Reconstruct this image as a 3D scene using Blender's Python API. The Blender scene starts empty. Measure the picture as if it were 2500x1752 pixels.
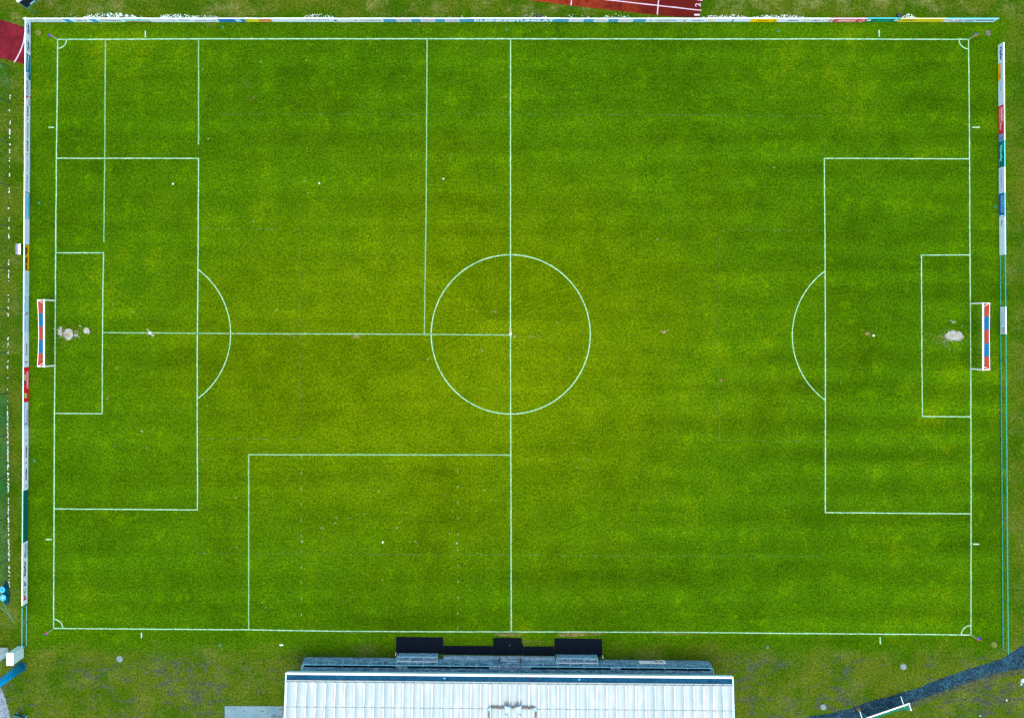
import bpy, bmesh, math, random
from mathutils import Vector, Matrix
R = math.radians
random.seed(7)
sc = bpy.context.scene
COL = sc.collection
H = 97.0          # camera height in metres
S = 21.3          # survey scale: units of the site plan per metre
NX, NY = 1190.0, 780.0   # plan position right below the camera

def gx(px): return (px - NX) / S
def gy(py): return -(py - NY) / S
def G(px, py, h=0.0):            # point of the site plan on the ground
    return Vector((gx(px), gy(py), h))

# ---------------------------------------------------------------- materials
def srgb(r, g, b, k=1.0):
    def f(v):
        v /= 255.0
        return (v / 12.92 if v <= 0.04045 else ((v + 0.055) / 1.055) ** 2.4) * k
    return (f(r), f(g), f(b), 1.0)

class NT:
    def __init__(s, name, rough=0.8, spec=0.2):
        s.m = bpy.data.materials.new(name); s.m.use_nodes = True
        s.t = s.m.node_tree; s.n = s.t.nodes; s.l = s.t.links
        s.b = s.n['Principled BSDF']
        s.b.inputs['Roughness'].default_value = rough
        s.b.inputs['Specular IOR Level'].default_value = spec
        s.tc = s.n.new('ShaderNodeTexCoord').outputs['Object']
    def put(s, sock, v):
        if v is None: return
        if isinstance(v, bpy.types.NodeSocket): s.l.new(v, sock)
        elif isinstance(v, (int, float)):
            sock.default_value = v
        else:
            sock.default_value = v
    def math(s, op, a, b=None, c=None, clamp=False):
        n = s.n.new('ShaderNodeMath'); n.operation = op; n.use_clamp = clamp
        s.put(n.inputs[0], a); s.put(n.inputs[1], b); s.put(n.inputs[2], c)
        return n.outputs[0]
    def mapr(s, v, a, b, c=0.0, d=1.0, smooth=False):
        n = s.n.new('ShaderNodeMapRange'); n.interpolation_type = 'SMOOTHSTEP' if smooth else 'LINEAR'
        s.put(n.inputs['Value'], v)
        for k, x in zip(('From Min', 'From Max', 'To Min', 'To Max'), (a, b, c, d)): n.inputs[k].default_value = x
        return n.outputs['Result']
    def scalev(s, sc3, loc=(0, 0, 0), rot=0.0):
        n = s.n.new('ShaderNodeMapping'); s.l.new(s.tc, n.inputs['Vector'])
        n.inputs['Scale'].default_value = sc3; n.inputs['Location'].default_value = loc
        n.inputs['Rotation'].default_value = (0, 0, rot)
        return n.outputs[0]
    def noise(s, scale, detail=2, rough=0.5, vec=None, dist=0.0):
        n = s.n.new('ShaderNodeTexNoise'); s.l.new(vec if vec else s.tc, n.inputs['Vector'])
        n.inputs['Scale'].default_value = scale; n.inputs['Detail'].default_value = detail
        n.inputs['Roughness'].default_value = rough; n.inputs['Distortion'].default_value = dist
        return n.outputs['Fac']
    def mix(s, f, a, b, blend='MIX'):
        n = s.n.new('ShaderNodeMix'); n.data_type = 'RGBA'; n.blend_type = blend
        s.put(n.inputs[0], f); s.put(n.inputs[6], a); s.put(n.inputs[7], b)
        return n.outputs[2]
    def mul(s, col, f):
        n = s.n.new('ShaderNodeVectorMath'); n.operation = 'SCALE'
        s.put(n.inputs[0], tuple(col)[:3] if isinstance(col, tuple) else col); s.put(n.inputs['Scale'], f)
        return n.outputs[0]
    def xyz(s):
        n = s.n.new('ShaderNodeSeparateXYZ'); s.l.new(s.tc, n.inputs[0]); return n.outputs
    def done(s, col, bump=None, bs=0.3, bd=0.02):
        s.put(s.b.inputs['Base Color'], col)
        if bump is not None:
            n = s.n.new('ShaderNodeBump'); n.inputs['Strength'].default_value = bs; n.inputs['Distance'].default_value = bd
            s.l.new(bump, n.inputs['Height']); s.l.new(n.outputs[0], s.b.inputs['Normal'])
        return s.m

def plain(name, col, rough=0.6, spec=0.3, metal=0.0, var=0.12, scale=3.0):
    """painted / plastic surface with faint dirt"""
    t = NT(name, rough, spec); t.b.inputs['Metallic'].default_value = metal
    f = t.mapr(t.noise(scale, 5, 0.6), 0.3, 0.7, 1.0 - var, 1.0 + var)
    return t.done(t.mul(col, f))

def grass_material():
    t = NT('grass', 0.95, 0.0)
    X, Y, Z = t.xyz()
    K = 0.325                      # reflectance of the turf
    big = t.noise(0.055, 4, 0.6)
    mid = t.noise(0.33, 5, 0.68)
    fine = t.noise(1.9, 4, 0.75)
    gr1 = t.noise(3.6, 1, 0.5)
    gr2 = t.noise(7.0, 1, 0.7)
    gr3 = t.noise(13.0, 1, 0.7)
    mow = t.noise(1.0, 3, 0.6, t.scalev((0.018, 0.42, 1)))
    mow2 = t.noise(1.0, 2, 0.5, t.scalev((0.25, 0.03, 1)))
    n1 = t.math('ADD', t.math('MULTIPLY', big, 0.40), t.math('ADD', t.math('MULTIPLY', mid, 0.34), t.math('MULTIPLY', fine, 0.26)))
    dark = srgb(70, 114, 6, K); green = srgb(84, 136, 8, K); lite = srgb(124, 164, 8, K)
    base = t.mix(t.mapr(n1, 0.38, 0.52, smooth=True), dark, green)
    base = t.mix(t.mapr(n1, 0.51, 0.66, smooth=True), base, lite)
    tn = t.noise(0.42, 5, 0.72, t.scalev((1, 1, 1), (31, 7, 0)))
    base = t.mix(t.math('MULTIPLY', t.mapr(tn, 0.53, 0.68, smooth=True), 0.42), base, srgb(118, 178, 0, K))
    dx = t.math('DIVIDE', t.math('ADD', X, 4.0), 40.0); dy = t.math('DIVIDE', t.math('ADD', Y, 4.5), 25.0)
    rr = t.math('SQRT', t.math('ADD', t.math('MULTIPLY', dx, dx), t.math('MULTIPLY', dy, dy)))
    rr = t.math('ADD', rr, t.mapr(big, 0.3, 0.7, -0.35, 0.35))
    yel = t.mapr(rr, 1.30, 0.20, 0.0, 0.64, smooth=True)
    base = t.mix(yel, base, t.mix(t.mapr(n1, 0.40, 0.62), srgb(106, 138, 0, K), srgb(158, 178, 8, K)))
    # mowing: bands run along the pitch, clearer towards the ends
    w = t.math('ADD', Y, t.mapr(big, 0.3, 0.7, -0.5, 0.5))
    sn = t.math('SINE', t.math('MULTIPLY', w, 2 * math.pi / 3.6))
    amp = t.math('MULTIPLY', t.mapr(X, 8, 42, 0.025, 0.10, smooth=True), t.mapr(t.noise(0.09, 2, 0.5, t.scalev((1, 1, 1), (8, 2, 0))), 0.38, 0.58, 0.3, 1.3))
    base = t.mul(base, t.math('ADD', 1.0, t.math('MULTIPLY', sn, amp)))
    base = t.mul(base, t.mapr(mow, 0.32, 0.68, 0.88, 1.12))
    base = t.mul(base, t.mapr(mow2, 0.3, 0.7, 0.96, 1.04))
    # rough ground beyond the boards
    ox = t.math('MAXIMUM', t.math('SUBTRACT', -53.0, X), t.math('SUBTRACT', X, 59.4))
    oy = t.math('MAXIMUM', t.math('SUBTRACT', Y, 34.3), t.math('SUBTRACT', -37.4, Y))
    out = t.math('ADD', t.math('MAXIMUM', ox, oy), t.mapr(mid, 0.3, 0.7, -1.3, 1.3))
    outf = t.mapr(out, -0.8, 1.6, smooth=True)
    rn = t.noise(0.22, 5, 0.7, t.scalev((1, 1, 1), (9, 3, 0)))
    rough = t.mix(t.mapr(rn, 0.36, 0.62, smooth=True), srgb(72, 118, 10, K), srgb(108, 132, 30, K))
    topz = t.mapr(Y, 33.0, 35.5, 0.42, 1.0)
    dry = t.math('MULTIPLY', t.mapr(t.noise(0.30, 6, 0.75, t.scalev((1, 1, 1), (3, 19, 0))), 0.47, 0.66, smooth=True), t.math('MULTIPLY', topz, 0.72))
    rough = t.mix(dry, rough, srgb(156, 164, 88, K))
    mudn = t.noise(0.8, 7, 0.8, t.scalev((0.8, 1.5, 1), (5, 1, 0)))
    mudz = t.mapr(Y, -37.5, -40.0, smooth=True)
    mud = t.math('MULTIPLY', t.mapr(t.math('ADD', mudn, t.mapr(t.noise(0.12, 2, 0.5, t.scalev((1, 1, 1), (40, 6, 0))), 0.35, 0.65, -0.06, 0.07)), 0.51, 0.64, smooth=True), t.math('MULTIPLY', mudz, 0.85))
    rough = t.mix(mud, rough, srgb(96, 102, 92, K))
    base = t.mix(outf, base, rough)
    fl = t.math('MULTIPLY', t.mapr(t.noise(5.2, 3, 0.75, t.scalev((1, 1.0, 1), (77, 13, 0))), 0.58, 0.70), t.mapr(n1, 0.45, 0.6, 0.15, 0.55))
    base = t.mix(fl, base, srgb(176, 184, 20, K))
    g = t.math('ADD', t.math('MULTIPLY', gr1, 0.22), t.math('ADD', t.math('MULTIPLY', gr2, 0.48), t.math('MULTIPLY', gr3, 0.30)))
    base = t.mul(base, t.mapr(g, 0.38, 0.62, 0.38, 1.66))
    hue = t.noise(4.4, 2, 0.6, t.scalev((1, 1, 1), (50, 50, 0)))
    base = t.mix(t.mapr(hue, 0.40, 0.62, 0.0, 0.4), base, t.mix(1.0, base, (0.76, 1.02, 1.2, 1), 'MULTIPLY'))
    return t.done(base, gr2, 0.3, 0.05)

def line_material(name, a, b, keep=0.0):
    t = NT(name, 0.9, 0.05)
    n = t.noise(2.2, 4, 0.75)
    c = t.mix(t.mapr(n, 0.35, 0.62), a, b)
    c = t.mul(c, t.mapr(t.noise(9, 2, 0.7), 0.3, 0.7, 0.78, 1.15))
    if keep:                                        # faded: grass shows through the worn paint
        gap = t.mapr(t.noise(1.3, 5, 0.8, t.scalev((1, 1, 1), (4, 4, 0))), 0.5 - keep, 0.62 - keep)
        tr = t.n.new('ShaderNodeBsdfTransparent'); mx = t.n.new('ShaderNodeMixShader')
        t.l.new(gap, mx.inputs[0]); t.l.new(tr.outputs[0], mx.inputs[1]); t.l.new(t.b.outputs[0], mx.inputs[2])
        t.l.new(mx.outputs[0], t.n['Material Output'].inputs[0])
    return t.done(c)

def speck(name, a, b, scale=6.0, rough=0.9, lo=0.38, hi=0.62, gr=0.25, gsc=14):
    t = NT(name, rough, 0.1)
    c = t.mix(t.mapr(t.noise(scale, 5, 0.7), lo, hi), a, b)
    c = t.mul(c, t.mapr(t.noise(gsc, 2, 0.8), 0.3, 0.7, 1 - gr, 1 + gr))
    return t.done(c, t.noise(gsc, 2, 0.7), 0.3, 0.02)

def wood(name, a, b, dark):
    t = NT(name, 0.85, 0.1)
    st = t.noise(1.0, 4, 0.75, t.scalev((0.9, 6, 6)))
    c = t.mix(t.mapr(st, 0.40, 0.60), a, b)
    c = t.mul(c, t.mapr(t.noise(5.0, 2, 0.7), .36, .64, .62, 1.38))
    st2 = t.noise(1.0, 5, 0.75, t.scalev((2.3, 5, 5), (9, 4, 2)))
    c = t.mix(t.math('MULTIPLY', t.mapr(st2, 0.56, 0.70), 0.8), c, dark)
    return t.done(c)

def net_material(name, col, cover):
    t = NT(name, 0.8, 0.1); t.put(t.b.inputs['Base Color'], col)
    tr = t.n.new('ShaderNodeBsdfTransparent'); mx = t.n.new('ShaderNodeMixShader')
    f = t.mapr(t.noise(2.5, 3, 0.6), 0.3, 0.7, cover * 0.8, min(1.0, cover * 1.2))
    t.l.new(f, mx.inputs[0]); t.l.new(tr.outputs[0], mx.inputs[1]); t.l.new(t.b.outputs[0], mx.inputs[2])
    t.l.new(mx.outputs[0], t.n['Material Output'].inputs[0])
    return t.m

MAT = {}
def M(name, *a, **k):
    return MAT[name]
MAT['grass'] = grass_material()
MAT['line'] = line_material('line_paint', (0.08, 0.30, 0.18, 1), (0.30, 0.46, 0.30, 1))
MAT['line_thin'] = line_material('training_line_paint', (0.07, 0.23, 0.12, 1), (0.18, 0.33, 0.17, 1))
MAT['line_faint'] = line_material('faded_line_paint', (0.06, 0.14, 0.035, 1), (0.09, 0.18, 0.06, 1), keep=0.03)
MAT['spot'] = plain('spot_paint', (0.46, 0.62, 0.56, 1), 0.8, 0.1)
MAT['track_line'] = plain('track_line_paint', (0.42, 0.34, 0.42, 1), 0.8, 0.1)
MAT['crimson'] = speck('crimson_track_rubber', srgb(116, 22, 42, .34), srgb(164, 44, 60, .34), 0.6, gr=0.5, gsc=7)
def red_track():
    t = NT('red_track_rubber', 0.9, 0.1)
    X, Y, Z = t.xyz()
    f = t.math('ADD', t.mapr(X, 7, 23), t.mapr(t.noise(0.35, 4, 0.65), 0.3, 0.7, -0.35, 0.35))
    c = t.mix(f, srgb(196, 74, 40, .32), srgb(124, 28, 22, .32))
    c = t.mix(t.mapr(t.noise(1.6, 4, .7), .5, .7), c, srgb(96, 24, 10, .45))
    return t.done(t.mul(c, t.mapr(t.noise(9, 2, .8), .3, .7, .68, 1.32)))
MAT['red_track'] = red_track()
def gravel():
    t = NT('dark_blue_gravel', 0.9, 0.15)
    n = t.noise(0.5, 5, .75)
    c = t.mix(t.mapr(n, .36, .64), srgb(14, 64, 92, .30), srgb(54, 112, 136, .30))
    c = t.mix(t.math('MULTIPLY', t.mapr(t.noise(1.4, 5, .8, t.scalev((1, 1, 1), (4, 8, 0))), .52, .68), .7), c, srgb(30, 48, 56, .36))
    g = t.math('ADD', t.math('MULTIPLY', t.noise(3.8, 1, .6), .5), t.math('MULTIPLY', t.noise(7.5, 1, .6, t.scalev((1, 1, 1), (5, 5, 0))), .45))
    return t.done(t.mul(c, t.mapr(g, .38, .60, .30, 1.9)), g, .5, .04)
MAT['blue_gravel'] = gravel()
MAT['pale_gravel'] = speck('pale_gravel', srgb(128, 150, 170, .38), srgb(176, 200, 216, .38), 2.0, gr=0.35, gsc=8)
MAT['edge_soil'] = speck('edge_soil', srgb(92, 112, 70, .30), srgb(132, 144, 112, .30), 2.0, gr=0.35, gsc=8)
def concrete():
    t = NT('weathered_concrete', 0.9, 0.1)
    c = t.mix(t.mapr(t.noise(0.8, 5, .7), .35, .65), srgb(118, 164, 182, .42), srgb(154, 192, 204, .42))
    X, Y, Z = t.xyz()
    w = t.mapr(X, -29, -23.5, 0.0, 0.10)
    n = t.math('ADD', t.noise(1.6, 6, .75), w)
    c = t.mix(t.math('MULTIPLY', t.mapr(n, .60, .66), .75), c, srgb(64, 84, 92, .45))
    return t.done(t.mul(c, t.mapr(t.noise(10, 2, .8), .3, .7, .85, 1.15)))
MAT['concrete'] = concrete()
MAT['sand'] = speck('bare_sandy_soil', srgb(178, 186, 172, .42), srgb(222, 228, 222, .42), 3.0, gr=0.12, gsc=8)
MAT['tan'] = speck('worn_soil', srgb(168, 150, 86, .32), srgb(206, 190, 124, .32), 3.0, gr=0.2, gsc=8)
MAT['straw'] = plain('straw_fleck', srgb(196, 204, 140, .36), 0.9, 0.05)
MAT['snow'] = plain('wet_snow', (0.46, 0.56, 0.58, 1), 0.6, 0.2, var=0.08, scale=8)
MAT['mat'] = speck('navy_rubber_mat', srgb(2, 20, 40, .3), srgb(5, 28, 50, .3), 2.0, gr=0.25, gsc=12)
MAT['white'] = plain('white_paint', (0.74, 0.84, 0.88, 1), 0.45, 0.35, var=0.06)
MAT['white2'] = plain('aged_white_paint', (0.60, 0.72, 0.80, 1), 0.5, 0.3, var=0.08)
MAT['cabin'] = plain('pale_cabin_panel', (0.52, 0.76, 0.78, 1), 0.5, 0.3, var=0.08)
MAT['goal'] = plain('goal_white_metal', (0.82, 0.90, 0.93, 1), 0.35, 0.4, var=0.04)
MAT['teal'] = plain('teal_painted_rail', srgb(12, 160, 136, .62), 0.5, 0.3, var=0.2)
MAT['teal_lite'] = plain('pale_teal_rail', srgb(80, 190, 190, .62), 0.5, 0.3, var=0.15)
MAT['teal_dk'] = plain('dark_teal_metal', srgb(10, 96, 92, .7), 0.6, 0.3, var=0.2)
MAT['steel'] = plain('pale_blue_steel', srgb(120, 206, 226, .95), 0.45, 0.4, var=0.15)
MAT['blue_mast'] = speck('blue_mast_cover', srgb(0, 138, 200, .95), srgb(18, 156, 216, .95), 2.0, rough=0.6, gr=0.15)
MAT['wood'] = wood('weathered_wood', srgb(70, 122, 148, .8), srgb(138, 188, 206, .8), srgb(40, 66, 92, .55))
MAT['wood_pale'] = wood('pale_weathered_wood', srgb(120, 160, 182, .7), srgb(170, 200, 214, .7), srgb(84, 104, 132, .6))
MAT['wood_dark'] = wood('dark_plank_wood', srgb(30, 46, 66, .6), srgb(50, 68, 90, .6), srgb(40, 26, 30, .6))  # darker plank tone for the gap, wall backing and rear tiers
MAT['gutter'] = speck('dark_blue_roof_felt', srgb(8, 72, 108, .5), srgb(24, 96, 132, .5), 1.5, gr=0.3, gsc=9)
MAT['fascia'] = plain('pale_blue_sheet_metal', srgb(176, 228, 240, .9), 0.4, 0.4, var=0.08)
def roofm():
    t = NT('white_roof_sheet', 0.38, 0.4)
    c = t.mix(t.mapr(t.noise(0.5, 4, .6), .35, .65), (0.175, 0.26, 0.28, 1), (0.20, 0.28, 0.30, 1))
    c = t.mix(t.mapr(t.noise(1.0, 3, .6, t.scalev((1.3, 0.55, 1), (2, 3, 0))), .50, .70), c, (0.26, 0.31, 0.32, 1))  # paler patches put into the colour as bright reflections on the sheets
    return t.done(c)
MAT['roof'] = roofm()
MAT['black'] = plain('black_paint', (0.012, 0.014, 0.02, 1), 0.5, 0.3)
MAT['pipe'] = speck('rusty_brown_pipe', srgb(116, 100, 92, .6), srgb(146, 128, 116, .6), 3.0, gr=0.15)
MAT['net_red'] = net_material('red_net', srgb(226, 60, 72, .42), 0.80)
MAT['net_red_thin'] = net_material('thin_red_net', srgb(200, 70, 60, .42), 0.42)
MAT['net_blue'] = net_material('blue_net', srgb(0, 124, 196, .42), 0.88)
MAT['net_white'] = net_material('thin_white_net', (0.3, 0.36, 0.4, 1), 0.02)
MAT['net_green'] = net_material('green_net', srgb(0, 140, 104, .6), 0.62)
MAT['net_fence_thin'] = net_material('thin_green_fence_net', srgb(60, 170, 110, .7), 0.04)
MAT['net_fence'] = net_material('green_fence_net', srgb(20, 170, 110, .7), 0.30)
MAT['turf_lid'] = speck('yellow_green_lid', srgb(110, 136, 40, .38), srgb(140, 166, 70, .38), 5)
MAT['grey_lid'] = speck('pale_grey_lid', srgb(140, 170, 178, .38), srgb(168, 194, 200, .38), 3)
MAT['mid_lid'] = speck('grey_green_lid', srgb(104, 120, 84, .38), srgb(140, 152, 116, .38), 4)
MAT['stone'] = speck('pale_stone', srgb(160, 190, 200, .62), srgb(200, 225, 235, .62), 4)
_cm = {}
def C(r, g, b):
    k = (r, g, b)
    if k not in _cm:
        _cm[k] = plain('board_colour_%d_%d_%d' % k, srgb(r, g, b, 0.97), 0.45, 0.3, var=0.05)
    return _cm[k]

# ---------------------------------------------------------------- mesh helpers
def tag(o, label=None, cat=None, group=None, kind=None):
    if label: o['label'] = label
    if cat: o['category'] = cat
    if group: o['group'] = group
    if kind: o['kind'] = kind
    return o
def thing(name, loc, label, cat, group=None):
    o = bpy.data.objects.new(name, None); o.location = loc; o.empty_display_size = 0.3
    COL.objects.link(o); return tag(o, label, cat, group)
_loc = {}
def obj(name, bm, mat, parent=None, origin=None, smooth=False):
    """bm is in world coordinates; the parent's world position is subtracted"""
    if parent is not None:
        org = Vector((0, 0, 0)); p = parent
        while p is not None:
            org += Vector(p.location); p = p.parent
    else:
        org = Vector(origin) if origin is not None else Vector((0, 0, 0))
    bmesh.ops.translate(bm, verts=bm.verts, vec=-org)
    me = bpy.data.meshes.new(name); bm.to_mesh(me); bm.free()
    for mm in (mat if isinstance(mat, (list, tuple)) else [mat]): me.materials.append(mm)
    if smooth:
        for f in me.polygons: f.use_smooth = True
    o = bpy.data.objects.new(name, me); COL.objects.link(o)
    if parent is not None: o.parent = parent
    else: o.location = org
    return o
def NB(): return bmesh.new()
def hexa(bm, pts, mi=0):
    v = [bm.verts.new(p) for p in pts]
    for f in ((0, 3, 2, 1), (4, 5, 6, 7), (0, 1, 5, 4), (1, 2, 6, 5), (2, 3, 7, 6), (3, 0, 4, 7)):
        bm.faces.new([v[i] for i in f]).material_index = mi
class Frame:
    """local frame: u along, v away, w up"""
    def __init__(s, o, u, v): s.o = Vector(o); s.u = Vector(u).normalized(); s.v = Vector(v).normalized(); s.w = Vector((0, 0, 1))
    def p(s, u, v, w): return s.o + s.u * u + s.v * v + s.w * w
    def box(s, bm, u0, u1, v0, v1, w0, w1, mi=0):
        hexa(bm, [s.p(u0, v0, w0), s.p(u1, v0, w0), s.p(u1, v1, w0), s.p(u0, v1, w0),
                  s.p(u0, v0, w1), s.p(u1, v0, w1), s.p(u1, v1, w1), s.p(u0, v1, w1)], mi)
WF = Frame((0, 0, 0), (1, 0, 0), (0, 1, 0))
def tube(bm, pts, r, seg=8, r2=None, caps=True, mi=0):
    pts = [Vector(p) for p in pts]; rings = []
    n = len(pts)
    for i, p in enumerate(pts):
        d = (pts[min(i + 1, n - 1)] - pts[max(i - 1, 0)]).normalized()
        a = Vector((0, 0, 1)) if abs(d.z) < 0.9 else Vector((1, 0, 0))
        x = d.cross(a).normalized(); y = d.cross(x).normalized()
        rr = r if r2 is None else r + (r2 - r) * i / (n - 1)
        rings.append([bm.verts.new(p + x * math.cos(2 * math.pi * k / seg) * rr + y * math.sin(2 * math.pi * k / seg) * rr) for k in range(seg)])
    for a, b in zip(rings, rings[1:]):
        for k in range(seg):
            bm.faces.new((a[k], a[(k + 1) % seg], b[(k + 1) % seg], b[k])).material_index = mi
    if caps:
        bm.faces.new(rings[0][::-1]).material_index = mi; bm.faces.new(rings[-1]).material_index = mi
def disc(bm, c, r, z0, z1, seg=20, wob=0.0):
    a = []; b = []
    for k in range(seg):
        t = 2 * math.pi * k / seg; q = r * (1 + random.uniform(-wob, wob))
        a.append(bm.verts.new((c[0] + q * math.cos(t), c[1] + q * math.sin(t), z0)))
        b.append(bm.verts.new((c[0] + q * math.cos(t) * 0.96, c[1] + q * math.sin(t) * 0.96, z1)))
    bm.faces.new(b)
    for k in range(seg): bm.faces.new((a[k], a[(k + 1) % seg], b[(k + 1) % seg], b[k]))
def poly(bm, pts, z, mi=0):
    f = bm.faces.new([bm.verts.new((p[0], p[1], z)) for p in pts]); f.material_index = mi
    if f.calc_area() and f.normal.z < 0: f.normal_flip()
def ragged(pts, step, amp, closed=True):
    """subdivide a polygon outline and roughen it"""
    out = []
    n = len(pts)
    for i in range(n if closed else n - 1):
        a, b = Vector(pts[i][:2]), Vector(pts[(i + 1) % n][:2]); m = max(1, int((b - a).length / step))
        for k in range(m):
            p = a.lerp(b, k / m)
            out.append((p.x + random.uniform(-amp, amp), p.y + random.uniform(-amp, amp)))
    if not closed: out.append(tuple(pts[-1][:2]))
    return out

_z = [0.004]
def stroke(bm, pts, w, wob=0.012, step=0.7):
    """painted line along plan points; every line sits a little above the last"""
    _z[0] += 0.0005; z = _z[0]
    P = []
    pts = [G(*p) for p in pts]
    for a, b in zip(pts, pts[1:]):
        m = max(1, int((b - a).length / step))
        for k in range(m): P.append(a.lerp(b, k / m))
    P.append(pts[-1])
    L = []; Rr = []
    for i, p in enumerate(P):
        d = (P[min(i + 1, len(P) - 1)] - P[max(i - 1, 0)]).normalized(); n = Vector((-d.y, d.x, 0))
        q = p + n * random.uniform(-wob, wob); ww = w * random.uniform(0.88, 1.12) / 2
        L.append(bm.verts.new((q.x + n.x * ww, q.y + n.y * ww, z))); Rr.append(bm.verts.new((q.x - n.x * ww, q.y - n.y * ww, z)))
    for i in range(len(P) - 1): bm.faces.new((L[i], Rr[i], Rr[i + 1], L[i + 1]))
def arcpts(cx, cy, r, a0, a1, n=60):
    return [(cx + r * math.cos(R(a0 + (a1 - a0) * i / n)), cy + r * math.sin(R(a0 + (a1 - a0) * i / n))) for i in range(n + 1)]

# ---------------------------------------------------------------- ground
bm = NB(); poly(bm, [(-1500, -1500), (1500, -1500), (1500, 1500), (-1500, 1500)], 0.0)
tag(obj('ground', bm, MAT['grass']), 'mown green grass of the pitch and the rougher turf around it', 'ground', kind='structure')

# running tracks
bm = NB()
top = [(1260, -6), (1286, 0), (1383, 12.8), (1511, 27.4), (1620, 39.3), (1706.3, 43.9), (1714.6, 0), (1730, -90), (1000, -190), (700, -130)]
poly(bm, [G(*p) for p in top], 0.012)
tag(obj('running_track', bm, MAT['red_track']), 'orange to dark red running track end with lane numbers beyond the top boards', 'running track', kind='structure')
bm = NB()
crim = [(-160, -20), (0, 48), (30, 57), (69, 69.5), (69, 160), (0, 142), (-160, 96)]
poly(bm, ragged([G(*p) for p in crim], 0.5, 0.03), 0.012)
tag(obj('running_track', bm, MAT['crimson']), 'crimson rubber track area with one curved white line left of the boards', 'running track', kind='structure')
bm = NB(); _z[0] = 0.02
stroke(bm, [(1462, -3), (1483, 0), (1615, 15), (1711.8, 26)], 0.12)
stroke(bm, [(1395.9, -30), (1395.4, 0), (1394, 13.5)], 0.12)
stroke(bm, [(1610, -20), (1607.9, 0), (1604.8, 36.8)], 0.12)
stroke(bm, [(1600, -19), (1714.5, 1.5)], 0.12)
stroke(bm, [(62.5, 74), (60.8, 84), (57.4, 104), (53, 118), (47, 132), (41, 143), (34.8, 152)], 0.14)
tag(obj('track_markings', bm, MAT['track_line']), 'white lane lines painted on the red tracks', 'painted line', kind='structure')

def text_bm(s, font_shear=0.0, bold=0.0):
    cu = bpy.data.curves.new('t', 'FONT'); cu.body = s; cu.shear = font_shear; cu.offset = bold; cu.resolution_u = 2
    o = bpy.data.objects.new('t', cu); COL.objects.link(o)
    bpy.context.view_layer.update()
    dg = bpy.context.evaluated_depsgraph_get()
    me = bpy.data.meshes.new_from_object(o.evaluated_get(dg))
    b = NB(); b.from_mesh(me)
    bpy.data.objects.remove(o); bpy.data.meshes.remove(me); bpy.data.curves.remove(cu)
    xs = [v.co.x for v in b.verts]; ys = [v.co.y for v in b.verts]
    return b, min(xs), max(xs), min(ys), max(ys)
def put_text(bm, s, fn, u0, u1, w0, w1, shear=0.0, bold=0.0):
    """fit text into the rectangle u0..u1 x w0..w1 and map through fn(u, w)"""
    b, xa, xb, ya, yb = text_bm(s, shear, bold)
    if yb - ya < 1e-6 or xb - xa < 1e-6: b.free(); return
    mp = {}
    for v in b.verts:
        mp[v] = bm.verts.new(fn(u0 + (v.co.x - xa) / (xb - xa) * (u1 - u0), w0 + (v.co.y - ya) / (yb - ya) * (w1 - w0)))
    for f in b.faces:
        try: bm.faces.new([mp[v] for v in f.verts])
        except ValueError: pass
    b.free()
bm = NB()
def lane(s, cx, cy, wd, hg):      # digit reads with its top towards the left end of the track
    c = G(cx, cy)
    put_text(bm, s, lambda a, b: Vector((c.x - b, c.y + a, 0.03)), -wd / 2, wd / 2, -hg / 2, hg / 2, bold=0.01)
lane('2', 1703.5, 12.5, 0.42, 0.62); lane('1', 1701.5, 37, 0.22, 0.62)
tag(obj('lane_numbers', bm, MAT['track_line']), 'white lane numbers 1 and 2 at the end of the red track', 'painted number', kind='structure')

# ---------------------------------------------------------------- pitch lines
_z[0] = 0.004
bm = NB(); W = 0.118
stroke(bm, [(139, 96.6), (258, 96.3), (484, 95.3), (1246, 95.1), (1700, 95.7), (1980, 95.5), (2366, 96.6)], W + .01)
stroke(bm, [(129.5, 1533), (345.6, 1534.5), (607, 1536.3), (830, 1540), (1110, 1541.2), (1400, 1541.7), (1700, 1542.8), (1900, 1544.9), (2232, 1547.5), (2372, 1549)], W)
stroke(bm, [(140.8, 96.6), (139.2, 285), (137.5, 384), (137.2, 478), (136.6, 506), (135.2, 728), (134.2, 898), (132.9, 1017), (132.1, 1241), (131.4, 1383), (130.8, 1533)], W + .01)
stroke(bm, [(2364.5, 96.4), (2365.9, 217), (2367, 386), (2368, 600), (2369.2, 780), (2370.2, 909), (2370.4, 1017), (2370.8, 1222), (2370.6, 1400), (2370.4, 1549)], W)
stroke(bm, [(1246.5, 95), (1246.3, 560), (1246.3, 880), (1247.6, 1228), (1248, 1541)], W)
stroke(bm, [(x + 1246.9 - 1246.9, y) for x, y in arcpts(1246.9, 816, 194.2, 0, 360, 120)], W, wob=0.004, step=9)
# penalty boxes, goal areas
stroke(bm, [(137.5, 386.5), (484.9, 386.7)], W); stroke(bm, [(484.9, 386), (484.1, 500), (483.1, 700), (481.5, 860), (481.6, 1100), (482.3, 1244.6)], W)
stroke(bm, [(132, 1241.5), (482.3, 1244)], W)
stroke(bm, [(135.8, 617.3), (252.9, 617)], W * .95); stroke(bm, [(252.9, 616), (251.6, 689), (249.7, 898), (249.5, 1010)], W * .95); stroke(bm, [(133, 1008.6), (249.5, 1009.3)], W * .95)
stroke(bm, arcpts(368, 814.8, 195, -53.8, 53.8, 50), W * .95, wob=0.005, step=9)
stroke(bm, [(2012.2, 386.7), (2367, 388)], W); stroke(bm, [(2012.4, 386), (2012.9, 478), (2014, 560), (2015, 900), (2015, 1100), (2014.8, 1251.5)], W)
stroke(bm, [(2014.6, 1250.6), (2370.7, 1253.5)], W)
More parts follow.
